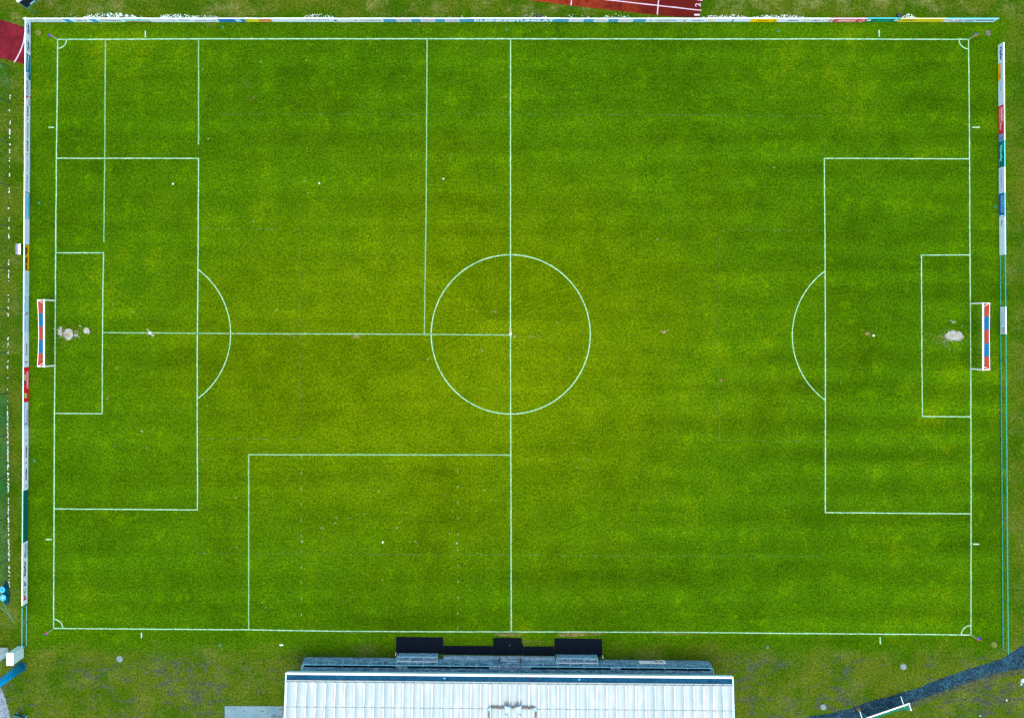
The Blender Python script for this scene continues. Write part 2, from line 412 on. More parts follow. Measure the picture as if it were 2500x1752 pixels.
stroke(bm, [(2249.5, 622.7), (2369, 622.3)], W * .95); stroke(bm, [(2249.5, 622), (2250.7, 902), (2252.2, 1017.6)], W * .95); stroke(bm, [(2251.8, 1016), (2370.4, 1017)], W * .95)
stroke(bm, arcpts(2129, 818.8, 194.8, 126.2, 233.8, 50), W * .95, wob=0.005, step=9)
# corner arcs and the distance marks outside
stroke(bm, arcpts(140.6, 96.6, 22, 0, 90, 14), .12, .004, 9); stroke(bm, arcpts(2364.6, 96.4, 23.5, 90, 180, 14), .12, .004, 9)
stroke(bm, arcpts(131, 1533, 22.5, -90, 0, 14), .12, .004, 9); stroke(bm, arcpts(2370.4, 1549, 23.5, 180, 270, 14), .12, .004, 9)
for a in ([(355, 75.5), (354.6, 92)], [(2146.3, 74), (2146.6, 90)], [(118, 311.3), (132.5, 311)], [(111.3, 1316.3), (126.5, 1316.2)],
          [(2373.4, 311.2), (2392.5, 311)], [(2375.5, 1327.4), (2391, 1327.5)], [(345.4, 1543), (345.4, 1556)], [(2148.6, 1554), (2149.3, 1571)]):
    stroke(bm, a, .15)
tag(obj('pitch_markings', bm, MAT['line']), 'white touchlines, halfway line, centre circle and penalty boxes of the full size pitch', 'painted line', kind='structure')
bm = NB()
stroke(bm, [(257.3, 97), (256, 384), (254.7, 478), (253.7, 592)], .13)
stroke(bm, [(484.9, 96), (484.9, 353)], .14)
stroke(bm, [(250, 811.6), (483, 813.4), (700, 814.5), (1000, 815.7), (1246, 817.4)], .13)
stroke(bm, [(1042.7, 96), (1040.6, 478), (1039.6, 560), (1037.5, 700), (1035.9, 815)], .13)
stroke(bm, [(607.3, 1109.3), (1246.6, 1109.9)], .14); stroke(bm, [(607.3, 1109), (607.2, 1536.5)], .14)
for xx, y0 in ((735.6, 1112), (1118, 1108)):
    for k in range(12): 
        yy = y0 + k * 38.4
        if yy < 1535: stroke(bm, [(xx + random.uniform(-.6, .6), yy), (xx + random.uniform(-.6, .6), min(yy + 6.5, 1539))], .055)
for xx, yy in ((737.7, 1321), (1115.2, 1325)):
    stroke(bm, [(xx - 3, yy), (xx + 3, yy)], .09); stroke(bm, [(xx, yy - 3.5), (xx, yy + 3.5)], .09)
tag(obj('training_markings', bm, MAT['line_thin']), 'greenish white small pitch lines and dashed marks on the left half', 'painted line', kind='structure')
bm = NB()
for a in ([(540, 279.5), (800, 279), (1500, 280.4), (2011, 282.8)], [(2011, 283), (2011.5, 386)], [(486.7, 558), (700, 560), (732, 560.5)], [(732, 561), (733, 1070)],
          [(492, 1070), (733, 1070.5)], [(1756, 561), (2012, 562.5)], [(1756, 561), (1755, 700), (1756, 1076)], [(1756, 1076.4), (2015, 1076.6)],
          [(482, 1350.3), (700, 1350.8), (830, 1352), (1247, 1353.5), (1500, 1355), (2010, 1357)], [(481.5, 1312), (481.5, 1350)], [(484.9, 353), (485, 386)], [(582, 1537.5), (1800, 1545)]):
    if a[0][0] != 582: stroke(bm, a, .05)
tag(obj('faded_markings', bm, MAT['line_faint']), 'barely visible worn old lines across the pitch', 'painted line', kind='structure')
bm = NB()
for x, y, r in ((422.7, 449, .12), (779.8, 447.8, .12), (1082.4, 436.6, .11), (934.4, 1322.7, .13), (2132.5, 819, .14), (366.5, 812.2, .15), (1246.4, 815, .16)):
    _z[0] += .0005; disc(bm, G(x, y), r * .85, 0.001, _z[0] + .01, 16, .15)
tag(obj('painted_spots', bm, MAT['spot']), 'small round white penalty and training spots painted on the grass', 'painted line', kind='structure')

# ---------------------------------------------------------------- worn places, flecks
def flake(bm, x, y, r, z, k=6, squash=1.0):
    a0 = random.uniform(0, 6.28)
    pts = []
    for i in range(k):
        q = r * random.uniform(.55, 1.25); a = a0 + 2 * math.pi * i / k
        pts.append((x + q * math.cos(a) * squash, y + q * math.sin(a)))
    poly(bm, pts, z)
def patch(name, label, mat, blobs, seed=1):
    """blobs: (px, py, sx, sy, number, flake radius)"""
    random.seed(seed); bm = NB(); z = 0.014
    for x, y, sx, sy, n, r in blobs:
        for i in range(n):
            a = random.uniform(0, 6.28); q = math.sqrt(random.random()) if n > 60 else abs(random.gauss(0, .55))
            z += 0.00008
            g = G(x + sx * q * math.cos(a), y + sy * q * math.sin(a)); flake(bm, g.x, g.y, r * random.uniform(.5, 1.2), z)
    o = obj(name, bm, mat); tag(o, label, 'bare soil', kind='structure')
patch('bare_patch', 'pale sandy bare patch in the left goal mouth', MAT['sand'],
      [(167.5, 815, 10, 11, 190, .12), (169, 824, 5, 5, 60, .10), (166, 816, 13, 14, 110, .05), (147, 806, 10, 8, 59, .07), (148, 815, 11, 9, 59, .05), (187, 818, 12, 8, 50, .05), (160, 814, 32, 22, 59, .035),
       (212, 806.5, 6, 6.5, 70, .11), (217, 813, 6, 4, 14, .05), (196.5, 796, 2, 1.5, 8, .07)], 3)
patch('bare_patch', 'pale sandy bare patch in the right goal mouth', MAT['sand'],
      [(2330, 819, 21, 9, 260, .11), (2322, 816, 10, 8, 80, .09), (2337, 826, 13, 6, 70, .08), (2330, 820, 25, 14, 150, .045), (2318, 824, 50, 30, 59, .04), (2310, 822, 48, 28, 59, .035), (2327, 786, 12, 5, 26, .05)], 4)
patch('bare_patch', 'small whitish wear mark at the left penalty spot', MAT['sand'],
      [(367, 813, 4.5, 4, 30, .10), (374, 818, 6, 5, 26, .06), (362, 804, 4, 3, 12, .05)], 5)
patch('bare_patch', 'pinkish white smear on the centre spot', MAT['sand'],
      [(1246.5, 806, 2.6, 8, 40, .07), (1246.5, 818, 3, 6, 30, .07), (1256, 820, 5, 3, 12, .05)], 6)
patch('worn_patch', 'thin sandy wear on the grass by the touchline and in front of the stand', MAT['tan'],
      [(870, 819, 10, 9, 60, .075), (700, 818, 60, 8, 59, .04), (1300, 822, 70, 12, 59, .04), (560, 815, 40, 6, 50, .04), (2318, 824, 60, 34, 59, .05), (2300, 822, 50, 30, 59, .05), (165, 818, 36, 26, 59, .045), (190, 812, 34, 20, 50, .045), (1622, 809, 9, 5, 50, .07), (2117, 814, 8, 6, 50, .07), (1244, 1548, 30, 4, 180, .04), (1395, 1548, 32, 5, 260, .05), (1430, 1546, 50, 4, 200, .04),
       (1310, 1566, 40, 5, 90, .035), (860, 1543, 60, 3, 60, .03), (1650, 1546, 60, 3, 120, .035), (1760, 928, 6, 14, 26, .05),
       (600, 205, 30, 20, 60, .03), (620, 240, 16, 12, 40, .03), (1230, 1546, 24, 4, 90, .05), (2095, 1730, 20, 12, 40, .05)], 7)
random.seed(21)
bm = NB(); z = 0.016
spots = [(494, 169), (636, 152), (507, 338), (617, 542), (676, 756), (275, 742), (325, 761), (286, 898), (261, 973), (239, 993), (373, 1049), (432, 1067), (346, 1052), (279, 1088), (360, 1093),
         (496, 1121), (576, 1214), (921, 124), (987, 187), (807, 160), (1204, 760), (1209, 763), (1174, 849), (1175, 857), (1044, 876), (1361, 787), (1390, 876), (1400, 1081), (1408, 1140),
         (1424, 1119), (1438, 1122), (1182, 1197), (820, 1262), (890, 1254), (924, 1197), (853, 1265), (788, 1289), (791, 1309), (819, 1277), (1014, 1323), (1001, 1321), (970, 1288), (1097, 1300),
         (1022, 1333), (856, 1354), (933, 1415), (649, 1480), (578, 1336), (640, 1470), (2053, 934), (1960, 944), (1604, 585), (1891, 408), (745, 443), (750, 470), (1100, 380), (1098, 394), (1234, 238), (748, 150)]
for x, y in spots:
    for k in range(3):
        z += .0001; g = G(x + random.gauss(0, 1.6), y + random.gauss(0, 1.2)); flake(bm, g.x, g.y, random.uniform(.03, .09), z, 5, random.uniform(.5, 1))
for i in range(1300):
    if i % 3: x, y = random.uniform(140, 2360), random.uniform(100, 1535)
    else: x, y = random.gauss(900, 260), random.gauss(1280, 130)
    if not (135 < x < 2365 and 98 < y < 1537): continue
    z += .00005; g = G(x, y); flake(bm, g.x, g.y, random.uniform(.012, .04), z, 4, random.uniform(.4, 1))
tag(obj('grass_clippings', bm, MAT['straw']), 'pale straw and divot flecks scattered over the pitch', 'flecks', kind='stuff')

def snow(label, runs, seed):
    random.seed(seed); bm = NB()
    for x0, x1, y0, y1, n, r in runs:
        for i in range(int(n * .62)):
            x = random.uniform(x0, x1); t = random.random()
            env = math.sin(math.pi * (x - x0) / max(1e-6, x1 - x0)) ** .5 if x1 - x0 > 12 else 1
            y = y1 - (y1 - y0) * env * t ** 1.3
            rr = r * random.uniform(.35, .85); g = G(x, y)
            m = bmesh.ops.create_icosphere(bm, subdivisions=1, radius=rr)['verts']
            for v in m:
                v.co.x *= random.uniform(.7, 1.3); v.co.y *= random.uniform(.7, 1.3); v.co.z = abs(v.co.z) * .7
                v.co += Vector((g.x, g.y, 0.0))
    tag(obj('melting_snow', bm, MAT['snow']), label, 'snow', kind='stuff')
snow('widest white crumbly snow strip behind the left end of the top boards', [(205, 335, 32, 44, 330, .10), (165, 200, 34, 42, 5, .08)], 11)
snow('low white snow crumbs behind the top boards left of the blue panel', [(385, 480, 35, 44, 190, .09), (470, 532, 37, 44, 60, .08), (340, 350, 38, 42, 4, .07)], 12)
snow('short white snow heap behind the long plain white top board', [(740, 815, 34, 44, 120, .09)], 13)
snow('few loose snow crumbs behind the long light blue boards', [(1274, 1335, 34, 43, 22, .09), (1375, 1440, 35, 43, 16, .08), (1470, 1540, 35, 43, 34, .09), (970, 1200, 38, 43, 18, .06)], 14)
snow('long white snow strip behind the boards right of the red track', [(1712, 1835, 36, 46, 230, .09), (1832, 1968, 36, 46, 260, .09)], 15)
snow('small white snow heap behind the yellow board at the right end of the top row', [(2202, 2238, 35, 46, 100, .10), (2100, 2125, 40, 45, 8, .06), (1240, 1240.5, 35, 36, 1, .05)], 16)
random.seed(17); bm = NB()
yy = 232.0
while yy < 1443:
    dense = 0.55 if yy < 440 else 0.9 if yy > 1000 else 0.3
    xb = 24.5 - (yy - 232) * .0085 if yy < 960 else 17.8 + (yy - 960) * .009
    if random.random() < dense * .9:
        for k in range(random.randint(1, 3)):
            g = G(xb + random.gauss(.3, .7), yy + random.gauss(0, 1.5))
            m = bmesh.ops.create_icosphere(bm, subdivisions=1, radius=random.uniform(.035, .07))['verts']
            for v in m:
                v.co.y *= random.uniform(.9, 1.9); v.co.z = abs(v.co.z) * .7; v.co += Vector((g.x, g.y, 0))
    yy += random.uniform(2.0, 4.0)
    if random.random() < .05: yy += random.uniform(6, 16)
tag(obj('melting_snow', bm, MAT['snow']), 'thin broken white snow line along the foot of the left net fence', 'snow', kind='stuff')

# ---------------------------------------------------------------- paths and slab
random.seed(5)
up = [(1965, 1752), (1972, 1749), (2044.6, 1737), (2109.7, 1716.6), (2189, 1693.5), (2232, 1681), (2269, 1666), (2356, 1635.7), (2442.7, 1608), (2500, 1573.5), (2620, 1500)]
lo = [(2640, 1590), (2500, 1633), (2442.7, 1643), (2385, 1660), (2327, 1680), (2254.8, 1707), (2200, 1726), (2110, 1756), (2040, 1790), (1700, 1850), (1780, 1790)]
def edgejit(a, amp): return ragged([G(*p) for p in a], .45, amp, closed=False)
bm = NB(); poly(bm, edgejit(up, .07) + edgejit(lo, .16), 0.012)
tag(obj('path', bm, MAT['blue_gravel']), 'dark blue grey gravel path curving through the lower right corner', 'path', kind='structure')
bm = NB(); z = .016
for i in range(1500):
    k = random.uniform(0, 5.0); j = int(k); a, b = lo[1 + j], lo[2 + j]; f = k - j
    z += .00005; g = G(a[0] + (b[0] - a[0]) * f + random.gauss(0, 6), a[1] + (b[1] - a[1]) * f + 3 + random.gauss(0, 4.5)); flake(bm, g.x, g.y, random.uniform(.02, .08), z)
tag(obj('path_edge_soil', bm, MAT['edge_soil']), 'grey crumbly soil spilled along the lower edge of the gravel path', 'soil', kind='stuff')
bm = NB(); poly(bm, ragged([G(*p) for p in [(-80, 1640), (0, 1676), (9, 1690), (14, 1702), (17, 1722), (24, 1740), (26, 1760), (20, 1850), (-120, 1850)]], .3, .06), 0.012)
tag(obj('path', bm, MAT['pale_gravel']), 'pale grey gravel path in the lower left corner', 'path', kind='structure')
bm = NB(); hexa(bm, [G(549, 1990, .001), G(760, 1990, .001), G(760, 1723, .001), G(549, 1722, .001), G(549, 1990, .04), G(760, 1990, .04), G(760, 1723, .04), G(549, 1722, .04)])
tag(obj('pavement', bm, MAT['concrete']), 'blue grey stained concrete slab left of the grandstand', 'pavement', kind='structure')

# ---------------------------------------------------------------- lids, sprinklers, small things
def lid(x, y, r, mat, label, ring=None):
    g = G(x, y); t = thing('manhole_cover', g, label, 'manhole cover', 'round covers in the grass')
    bm = NB(); disc(bm, g, r * .86, .002, .035, 24, .01); obj('cover', bm, mat, t)
    bm = NB()
    n = 28
    for k in range(n):
        a, b = 2 * math.pi * k / n, 2 * math.pi * (k + 1) / n
        q = lambda rr, an, zz: Vector((g.x + rr * math.cos(an), g.y + rr * math.sin(an), zz))
        hexa(bm, [q(r * .88, a, 0), q(r, a, 0), q(r, b, 0), q(r * .88, b, 0), q(r * .88, a, .03), q(r, a, .03), q(r, b, .03), q(r * .88, b, .03)])
    obj('rim', bm, ring or mat, t)
    return t
lid(93.5, 80, .33, MAT['turf_lid'], 'yellow green round cover near the top left corner of the boards', MAT['tan'])
lid(2412, 81, .38, MAT['mid_lid'], 'faded grey round cover beyond the top right corner flag', MAT['edge_soil'])
t = lid(292.3, 1607.5, .37, MAT['grey_lid'], 'pale grey round cover with a dark slot, lower left below the touchline')
g = G(292.3, 1607.5); bm = NB(); f2 = Frame(g, (1, 1, 0), (-1, 1, 0)); f2.box(bm, -.13, .13, -.02, .02, .036, .05); obj('slot', bm, MAT['black'], t)
t = lid(2205.5, 1626.5, .36, MAT['grey_lid'], 'pale blue grey round cover above the dark gravel path, under the lower right corner')
t = lid(2010, 1725, .34, MAT['grey_lid'], 'pale blue grey round cover just left of the dark gravel path')
lid(2426.5, 1573, .38, MAT['turf_lid'], 'faint grass coloured round cover between the right corner flag and the rail', MAT['mid_lid'])
def ringthing(x, y, label, r=.14):
    g = G(x, y); t = thing('sprinkler_head', g, label, 'sprinkler', 'round lawn sprinklers')
    bm = NB(); tube(bm, [g + Vector((0, 0, .001)), g + Vector((0, 0, .05))], r * .5, 12); obj('nozzle', bm, MAT['teal_dk'], t)
    bm = NB(); n = 16
    for k in range(n):
        a, b = 2 * math.pi * k / n, 2 * math.pi * (k + 1) / n
        q = lambda rr, an, zz: Vector((g.x + rr * math.cos(an), g.y + rr * math.sin(an), zz))
        hexa(bm, [q(r * .66, a, 0), q(r, a, 0), q(r, b, 0), q(r * .66, b, 0), q(r * .66, a, .03), q(r, a, .03), q(r, b, .03), q(r * .66, b, .03)])
    obj('rim', bm, MAT['teal'], t)
ringthing(95.3, 495.5, 'teal sprinkler ring left of the left goal line, beside the blue and white board')
ringthing(83.8, 1124.3, 'teal sprinkler ring left of the left goal line, beside the boards with three blade marks')
ringthing(1900, 75.5, 'teal sprinkler ring above the top touchline, below the yellow board right of the red track')
ringthing(1237.3, 72, 'teal sprinkler ring above the top touchline next to the halfway line', .12)
ringthing(544, 67, 'dull teal sprinkler ring below the blue panel of the top row', .12)
ringthing(537.5, 1573.8, 'teal sprinkler ring below the bottom touchline left of the grandstand')
ringthing(1244.4, 1573.8, 'teal sprinkler ring on the middle of the navy mat')
ringthing(1873.6, 1579.2, 'teal sprinkler ring below the bottom touchline right of the grandstand')
ringthing(2431.3, 505.5, 'teal sprinkler ring beside the blue right hand board')
for x, y, r, lb in ((684.6, 1573.2, .09, 'smaller of two white markers lying left of the grandstand'), (688.9, 1573.0, .12, 'larger of two white markers lying left of the grandstand')):
    g = G(x, y); bm = NB(); disc(bm, g, r, .001, .07, 10, .2); tag(obj('marker_disc', bm, MAT['spot'], origin=g), lb, 'marker', 'white markers on the grass')
random.seed(9)
for x, y, r, lb in ((2497, 1660, .28, 'largest pale stone at the lower right edge above the grass bank'), (2493.5, 1669.5, .14, 'pale stone just under the largest stone at the right edge'),
                    (2457.5, 1708, .12, 'single pale stone on the grass below the gravel path'), (2393, 1746, .10, 'small greenish pale stone at the bottom right grass')):
    g = G(x, y); bm = NB(); vs = bmesh.ops.create_icosphere(bm, subdivisions=2, radius=r)['verts']
    for v in vs: v.co *= random.uniform(.8, 1.15); v.co.z = abs(v.co.z) * .6; v.co += g
    tag(obj('stone', bm, MAT['stone'], origin=g), lb, 'stone', 'stones at the lower right')
for x, y, lb in ((1315, 43.5, 'dark round tyre standing behind the light blue boards in the middle of the top row'), (2194.5, 42, 'dark round tyre lying behind the yellow board at the right end')):
    g = G(x, y - 3)
    t = thing('car_tyre', g, lb, 'tyre', 'tyres behind the top boards')
    bm = NB(); n = 20
    for k in range(n):
        a, b = 2 * math.pi * k / n, 2 * math.pi * (k + 1) / n
        q = lambda rr, an, zz: Vector((g.x + rr * math.cos(an), g.y + rr * math.sin(an), zz))
        hexa(bm, [q(.13, a, .02), q(.29, a, 0), q(.29, b, 0), q(.13, b, .02), q(.15, a, .2), q(.27, a, .22), q(.27, b, .22), q(.15, b, .2)])
    obj('rubber', bm, MAT['black'], t)
    bm = NB(); disc(bm, g, .12, .02, .12, 14); obj('rim', bm, C(70, 70, 90), t)

# ---------------------------------------------------------------- advertising boards
BH = 1.06; BT = 0.085
SHT = H / (H - .55)      # mid height factor between seen and true plan position
def lx(y): return 75.4 - (y - 60) * .0058      # foot line of the left boards
def rx(y): return 2435.8 + (y - 105) * .0074
WHT = (214, 238, 250)
def board(side, p0, p1, bg, label, items=(), cap=None, group=None):
    """p0..p1 along the row in plan units as seen half way up; items (kind, a, b, w0, w1, colour[, text])"""
    if side == 'top':
        k = lambda p: gx(p) * 1.0 / SHT
        a, b = k(p0) + .012, k(p1) - .012
        F = Frame((0, gy(54.3), 0), (1, 0, 0), (0, 1, 0)); conv = k; grp = 'advertising boards of the top row'
    elif side == 'left':
        k = lambda p: gy(p) / SHT
        a, b = k(p1) + .012, k(p0) - .012
        g0, g1 = Vector((gx(lx(1500)), gy(1500), 0)), Vector((gx(lx(44)), gy(44), 0)); d = (g1 - g0).normalized()
        F = Frame(g0 - d * (g0.y / d.y), d, Vector((-1, 0, 0))); conv = k; grp = 'advertising boards of the left row'
    else:
        k = lambda p: -gy(p) / SHT
        a, b = k(p0) + .012, k(p1) - .012
        g0, g1 = Vector((gx(rx(105)), gy(105), 0)), Vector((gx(rx(900)), gy(900), 0)); d = (g1 - g0).normalized()
        F = Frame(g0 + d * (-g0.y / d.y), d, Vector((1, 0, 0))); conv = k; grp = 'advertising boards of the right row'
    j = random.uniform(-.012, .012)
    t = thing('advertising_board', F.p((a + b) / 2, 0, 0), label, 'advertising board', grp)
    bm = NB(); F.box(bm, a, b, j, j + BT - .02, 0.03, BH); obj('panel', bm, C(*bg), t)
    bm = NB(); F.box(bm, a, b, j - .008, j + BT, BH + .001, BH + .05); obj('top_rail', bm, C(*(cap or (225, 246, 252))), t)
    for u in (a + (b - a) * .15, a + (b - a) * .85):
        bm = NB()
        F.box(bm, u - .03, u + .03, j + BT - .018, j + BT + .05, 0, BH - .05)
        tube(bm, [F.p(u, j + BT + .03, BH * .7), F.p(u, j + BT + .55, .03)], .02, 6)
        obj('bracket', bm, MAT['teal_dk'], t)
    zz = [.004]
    for it in items:
        zz[0] += .004; off = j - zz[0]
        kind = it[0]; ua, ub = sorted((conv(it[1]), conv(it[2]))); ua = max(ua, a); ub = min(ub, b)
        w0, w1 = .03 + it[3] * (BH - .03), .03 + it[4] * (BH - .03); col = C(*it[5])
        bm = NB(); fn = lambda u, w: F.p(u, off, w)
        if kind == 'rect':
            f = bm.faces.new([bm.verts.new(fn(*q)) for q in ((ua, w0), (ub, w0), (ub, w1), (ua, w1))]); nm = 'colour_field'
        elif kind == 'slant':
            s = (ub - ua) * (it[6] if len(it) > 6 else .3)
            f = bm.faces.new([bm.verts.new(fn(*q)) for q in ((ua + s, w0), (ub, w0), (ub - s, w1), (ua, w1))]); nm = 'colour_field'
        elif kind == 'frame':
            q = .05
            for (x0, x1, y0, y1) in ((ua, ub, w1 - q, w1), (ua, ub, w0, w0 + q), (ua, ua + q * 1.5, w0 + q, w1 - q), (ub - q * 1.5, ub, w0 + q, w1 - q)):
                bm.faces.new([bm.verts.new(fn(*p)) for p in ((x0, y0), (x1, y0), (x1, y1), (x0, y1))])
            nm = 'border'
        elif kind == 'text':
            put_text(bm, it[6], fn, ua, ub, w0, w1, shear=it[7] if len(it) > 7 else 0, bold=(it[8] if len(it) > 8 else .012) + .012); nm = 'lettering'
        elif kind == 'scrib':           # fine print too small to read
            n = max(3, int((ub - ua) / .16)); rnd = random.Random(int(it[1]))
            for i in range(n):
                x0 = ua + (ub - ua) * i / n; x1 = x0 + (ub - ua) / n * rnd.uniform(.35, .75)
                h0 = w0; h1 = w0 + (w1 - w0) * rnd.uniform(.6, 1)
                bm.faces.new([bm.verts.new(fn(*p)) for p in ((x0, h0), (x1, h0), (x1, h1), (x0, h1))])
            nm = 'lettering'
        elif kind == 'disc':
            cx, cy = (ua + ub) / 2, (w0 + w1) / 2
            bm.faces.new([bm.verts.new(fn(cx + (ub - ua) / 2 * math.cos(2 * math.pi * i / 16), cy + (w1 - w0) / 2 * math.sin(2 * math.pi * i / 16))) for i in range(16)]); nm = 'emblem'
        elif kind in ('ring', 'crescent'):
            cx, cy = (ua + ub) / 2, (w0 + w1) / 2; n = 20; rs = (0, 20) if kind == 'ring' else (5, 15)
            for i in range(*rs):
                t0, t1 = 2 * math.pi * i / n, 2 * math.pi * (i + 1) / n; pp = []
                def q(an, s):
                    th = .26 if kind == 'ring' else .45 * math.sin(math.pi * ((an / (2 * math.pi) * n) - 5) / 10)
                    rr = 1 - (th if s else 0)
                    return (cx + (ub - ua) / 2 * math.cos(an) * rr, cy + (w1 - w0) / 2 * math.sin(an) * rr)
                vs = [bm.verts.new(fn(*c)) for c in (q(t0, 0), q(t1, 0), q(t1, 1), q(t0, 1))]
                bm.faces.new(vs)
            nm = 'emblem'
        elif kind == 'tri':
            pts = it[6]
            bm.faces.new([bm.verts.new(fn(ua + (ub - ua) * x, w0 + (w1 - w0) * y)) for x, y in pts]); nm = 'emblem'
        elif kind == 'blades':          # three blades meeting in the middle
            cx, cy = (ua + ub) / 2, (w0 + w1) / 2; rx_, ry_ = (ub - ua) / 2, (w1 - w0) / 2
            for an in (90, 210, 330):
                a0 = R(an); pts = [(.12, 0), (.5, .26), (1, 0), (.5, -.26)]
                bm.faces.new([bm.verts.new(fn(cx + rx_ * (p * math.cos(a0) - q2 * math.sin(a0)), cy + ry_ * (p * math.sin(a0) + q2 * math.cos(a0)))) for p, q2 in pts])
            nm = 'emblem'
        obj(nm, bm, col, t)
    return t

random.seed(31)
INK = (40, 60, 74); GRY = (120, 136, 150)
WING = [(0, 1), (.34, .55), (.5, 0), (.66, .55), (1, 1), (.62, .75), (.5, .5), (.38, .75)]
board('top', 62, 154, WHT, 'white board with one long grey text line, first of the top row at the corner',
      [('text', 73, 110, .50, .76, GRY, 'GUTMENTE'), ('text', 114, 150, .50, .76, GRY, 'MAUREDO'), ('scrib', 80, 150, .15, .28, (170, 205, 220))])
board('top', 154, 240, WHT, 'white board with two blue end fields and a purple mark, second of the top row',
      [('slant', 154, 176, .03, .97, (40, 160, 212), .25), ('slant', 220, 240, .03, .97, (40, 160, 212), .25), ('text', 184, 194, .3, .75, GRY, 'UI'), ('tri', 192, 202, .2, .8, (60, 80, 160), WING), ('text', 204, 211, .3, .75, GRY, 'LE')])
board('top', 240, 303, WHT, 'white board with heavy grey capitals, between the blue ended and the mint board',
      [('text', 245, 295, .28, .72, (120, 120, 136), 'STRABAG', 0, .03)])
board('top', 303, 366, (150, 218, 206), 'mint green board with a reddish brown lower edge in the top row',
      [('tri', 305, 366, .02, .34, (168, 128, 120), [(0, 0), (1, 0), (1, .6), (.6, .5), (.3, 1), (0, .5)]), ('disc', 338, 342, .5, .8, (20, 140, 170))])
board('top', 366, 427, WHT, 'white board with a thin mauve underline, left of the small scribbled emblem',
      [('scrib', 370, 420, .30, .46, (190, 190, 215)), ('rect', 370, 421, .66, .72, (170, 150, 180)), ('slant', 421, 425, .3, .7, (190, 90, 100))])
board('top', 427, 533, WHT, 'long white board with a scribbled emblem and spaced grey capitals',
      [('text', 437, 463, .3, .78, (40, 110, 140), 'Fyman', .3, .01), ('text', 474, 530, .28, .6, (130, 140, 165), 'STEINBRUCKER')])
board('top', 533, 598, (16, 120, 190), 'strong blue board with a pale picture at its right end',
      [('scrib', 541, 572, .3, .6, (20, 96, 160)), ('slant', 573, 590, .12, .9, (150, 214, 236), .2), ('disc', 577, 582, .2, .5, (220, 240, 250))])
board('top', 598, 631, (206, 226, 30), 'short lemon yellow board with orange text next to the orange framed one',
      [('text', 604, 627, .3, .65, (214, 180, 80), 'Sonne', .2), ('disc', 600, 606, .4, .8, (90, 170, 60))])
board('top', 631, 663, (230, 176, 96), 'short orange and cream board with a dark red border',
      [('frame', 633, 661, .04, .96, (160, 60, 60)), ('text', 637, 658, .28, .62, (190, 100, 80), 'Brot'), ('slant', 634, 660, .66, .84, (180, 90, 90))])
board('top', 663, 740, (206, 232, 248), 'long plain white board without any writing in the top row', [('rect', 663, 664, 0, 1, (180, 210, 225))])
board('top', 740, 811, (206, 232, 248), 'white board with thin handwriting along its upper edge',
      [('text', 747, 806, .54, .78, (110, 110, 125), 'Markisen Schöffauer')])
board('top', 811, 856, WHT, 'white board with a small black bird shape and faint lines',
      [('tri', 813, 828, .12, .8, (30, 60, 70), [(0, .6), (.3, .7), (.5, 1), (.6, .55), (1, .05), (.5, .3), (.2, .2)]), ('scrib', 832, 854, .3, .42, (180, 195, 215)), ('scrib', 832, 852, .55, .68, (180, 195, 215))])
for q0, lb in ((856, 'white board with a dark wing mark and capitals left of the light blue boards'), (1577, 'white board with a dark wing mark and capitals below the end of the red track')):
    board('top', q0, q0 + (80 if q0 < 1000 else 88), WHT, lb,
          [('tri', q0 + 4, q0 + 20, .25, .72, (20, 76, 116), WING), ('text', q0 + 22, q0 + 76, .42, .70, (60, 100, 140), 'VOLKSBANK', 0, .02), ('scrib', q0 + 28, q0 + 76, .2, .28, (150, 180, 205))])
LB = (74, 160, 196)
board('top', 936, 1145, LB, 'light blue board with three white boxes of slanted text, left of the big white capitals',
      [x for a in (968, 1027, 1086.5) for x in (('rect', a, a + 35.5, .04, .96, (214, 224, 240)), ('text', a + 2, a + 33, .2, .8, (160, 158, 190), 'STEINER', .3))])
board('top', 1145, 1371, LB, 'long light blue board carrying a web address in big white capitals',
      [('text', 1158, 1353, .08, .80, (232, 250, 255), 'KLEINEZEITUNG.AT', 0, .04)])
board('top', 1371, 1577, LB, 'light blue board with three white boxes of faint text, right of the big white capitals',
      [x for i, a in enumerate((1388.5, 1449, 1509.5)) for x in (('rect', a, a + 36, .04, .96, (206, 224, 240)), ('text', a + 5, a + 32, .4, .66, (165, 175, 185), ('Sport', 'Kärnten', 'Zeitung')[i], .2))])
board('top', 1665, 1726, WHT, 'white board with a dark red crescent and lower case grey text in the top row',
      [('crescent', 1669, 1685, .15, .85, (150, 20, 60)), ('text', 1689, 1719, .3, .76, (120, 140, 150), 'christof')])
board('top', 1726, 1833, WHT, 'long white board with a cream box and a small cyan figure in its middle',
      [('slant', 1726, 1747, .15, .9, (214, 222, 200), .15), ('scrib', 1752, 1776, .62, .72, (180, 200, 222)), ('scrib', 1756, 1782, .2, .32, (185, 205, 225)),
       ('tri', 1785, 1794, .1, .9, (40, 150, 170), [(0, 0), (1, 0), (.6, .35), (.8, .7), (.5, 1), (.2, .7), (.4, .35)]), ('scrib', 1800, 1828, .2, .32, (185, 205, 225)), ('scrib', 1803, 1828, .62, .72, (180, 200, 222))])
board('top', 1833, 1898, (244, 204, 0), 'bright yellow board with black italic word and swoosh, in the top row',
      [('text', 1848, 1880, .2, .62, (70, 60, 10), 'pürcher', .35), ('tri', 1886, 1894, .28, .6, (40, 40, 20), [(0, 0), (1, 0), (1, 1), (.5, .7)])])
board('top', 1898, 1962, WHT, 'white board with one dark italic word, right of the yellow board',
      [('text', 1922, 1952, .28, .68, (30, 60, 90), 'pletzner', .35, .03), ('scrib', 1908, 1913, .5, .6, (190, 205, 220))])
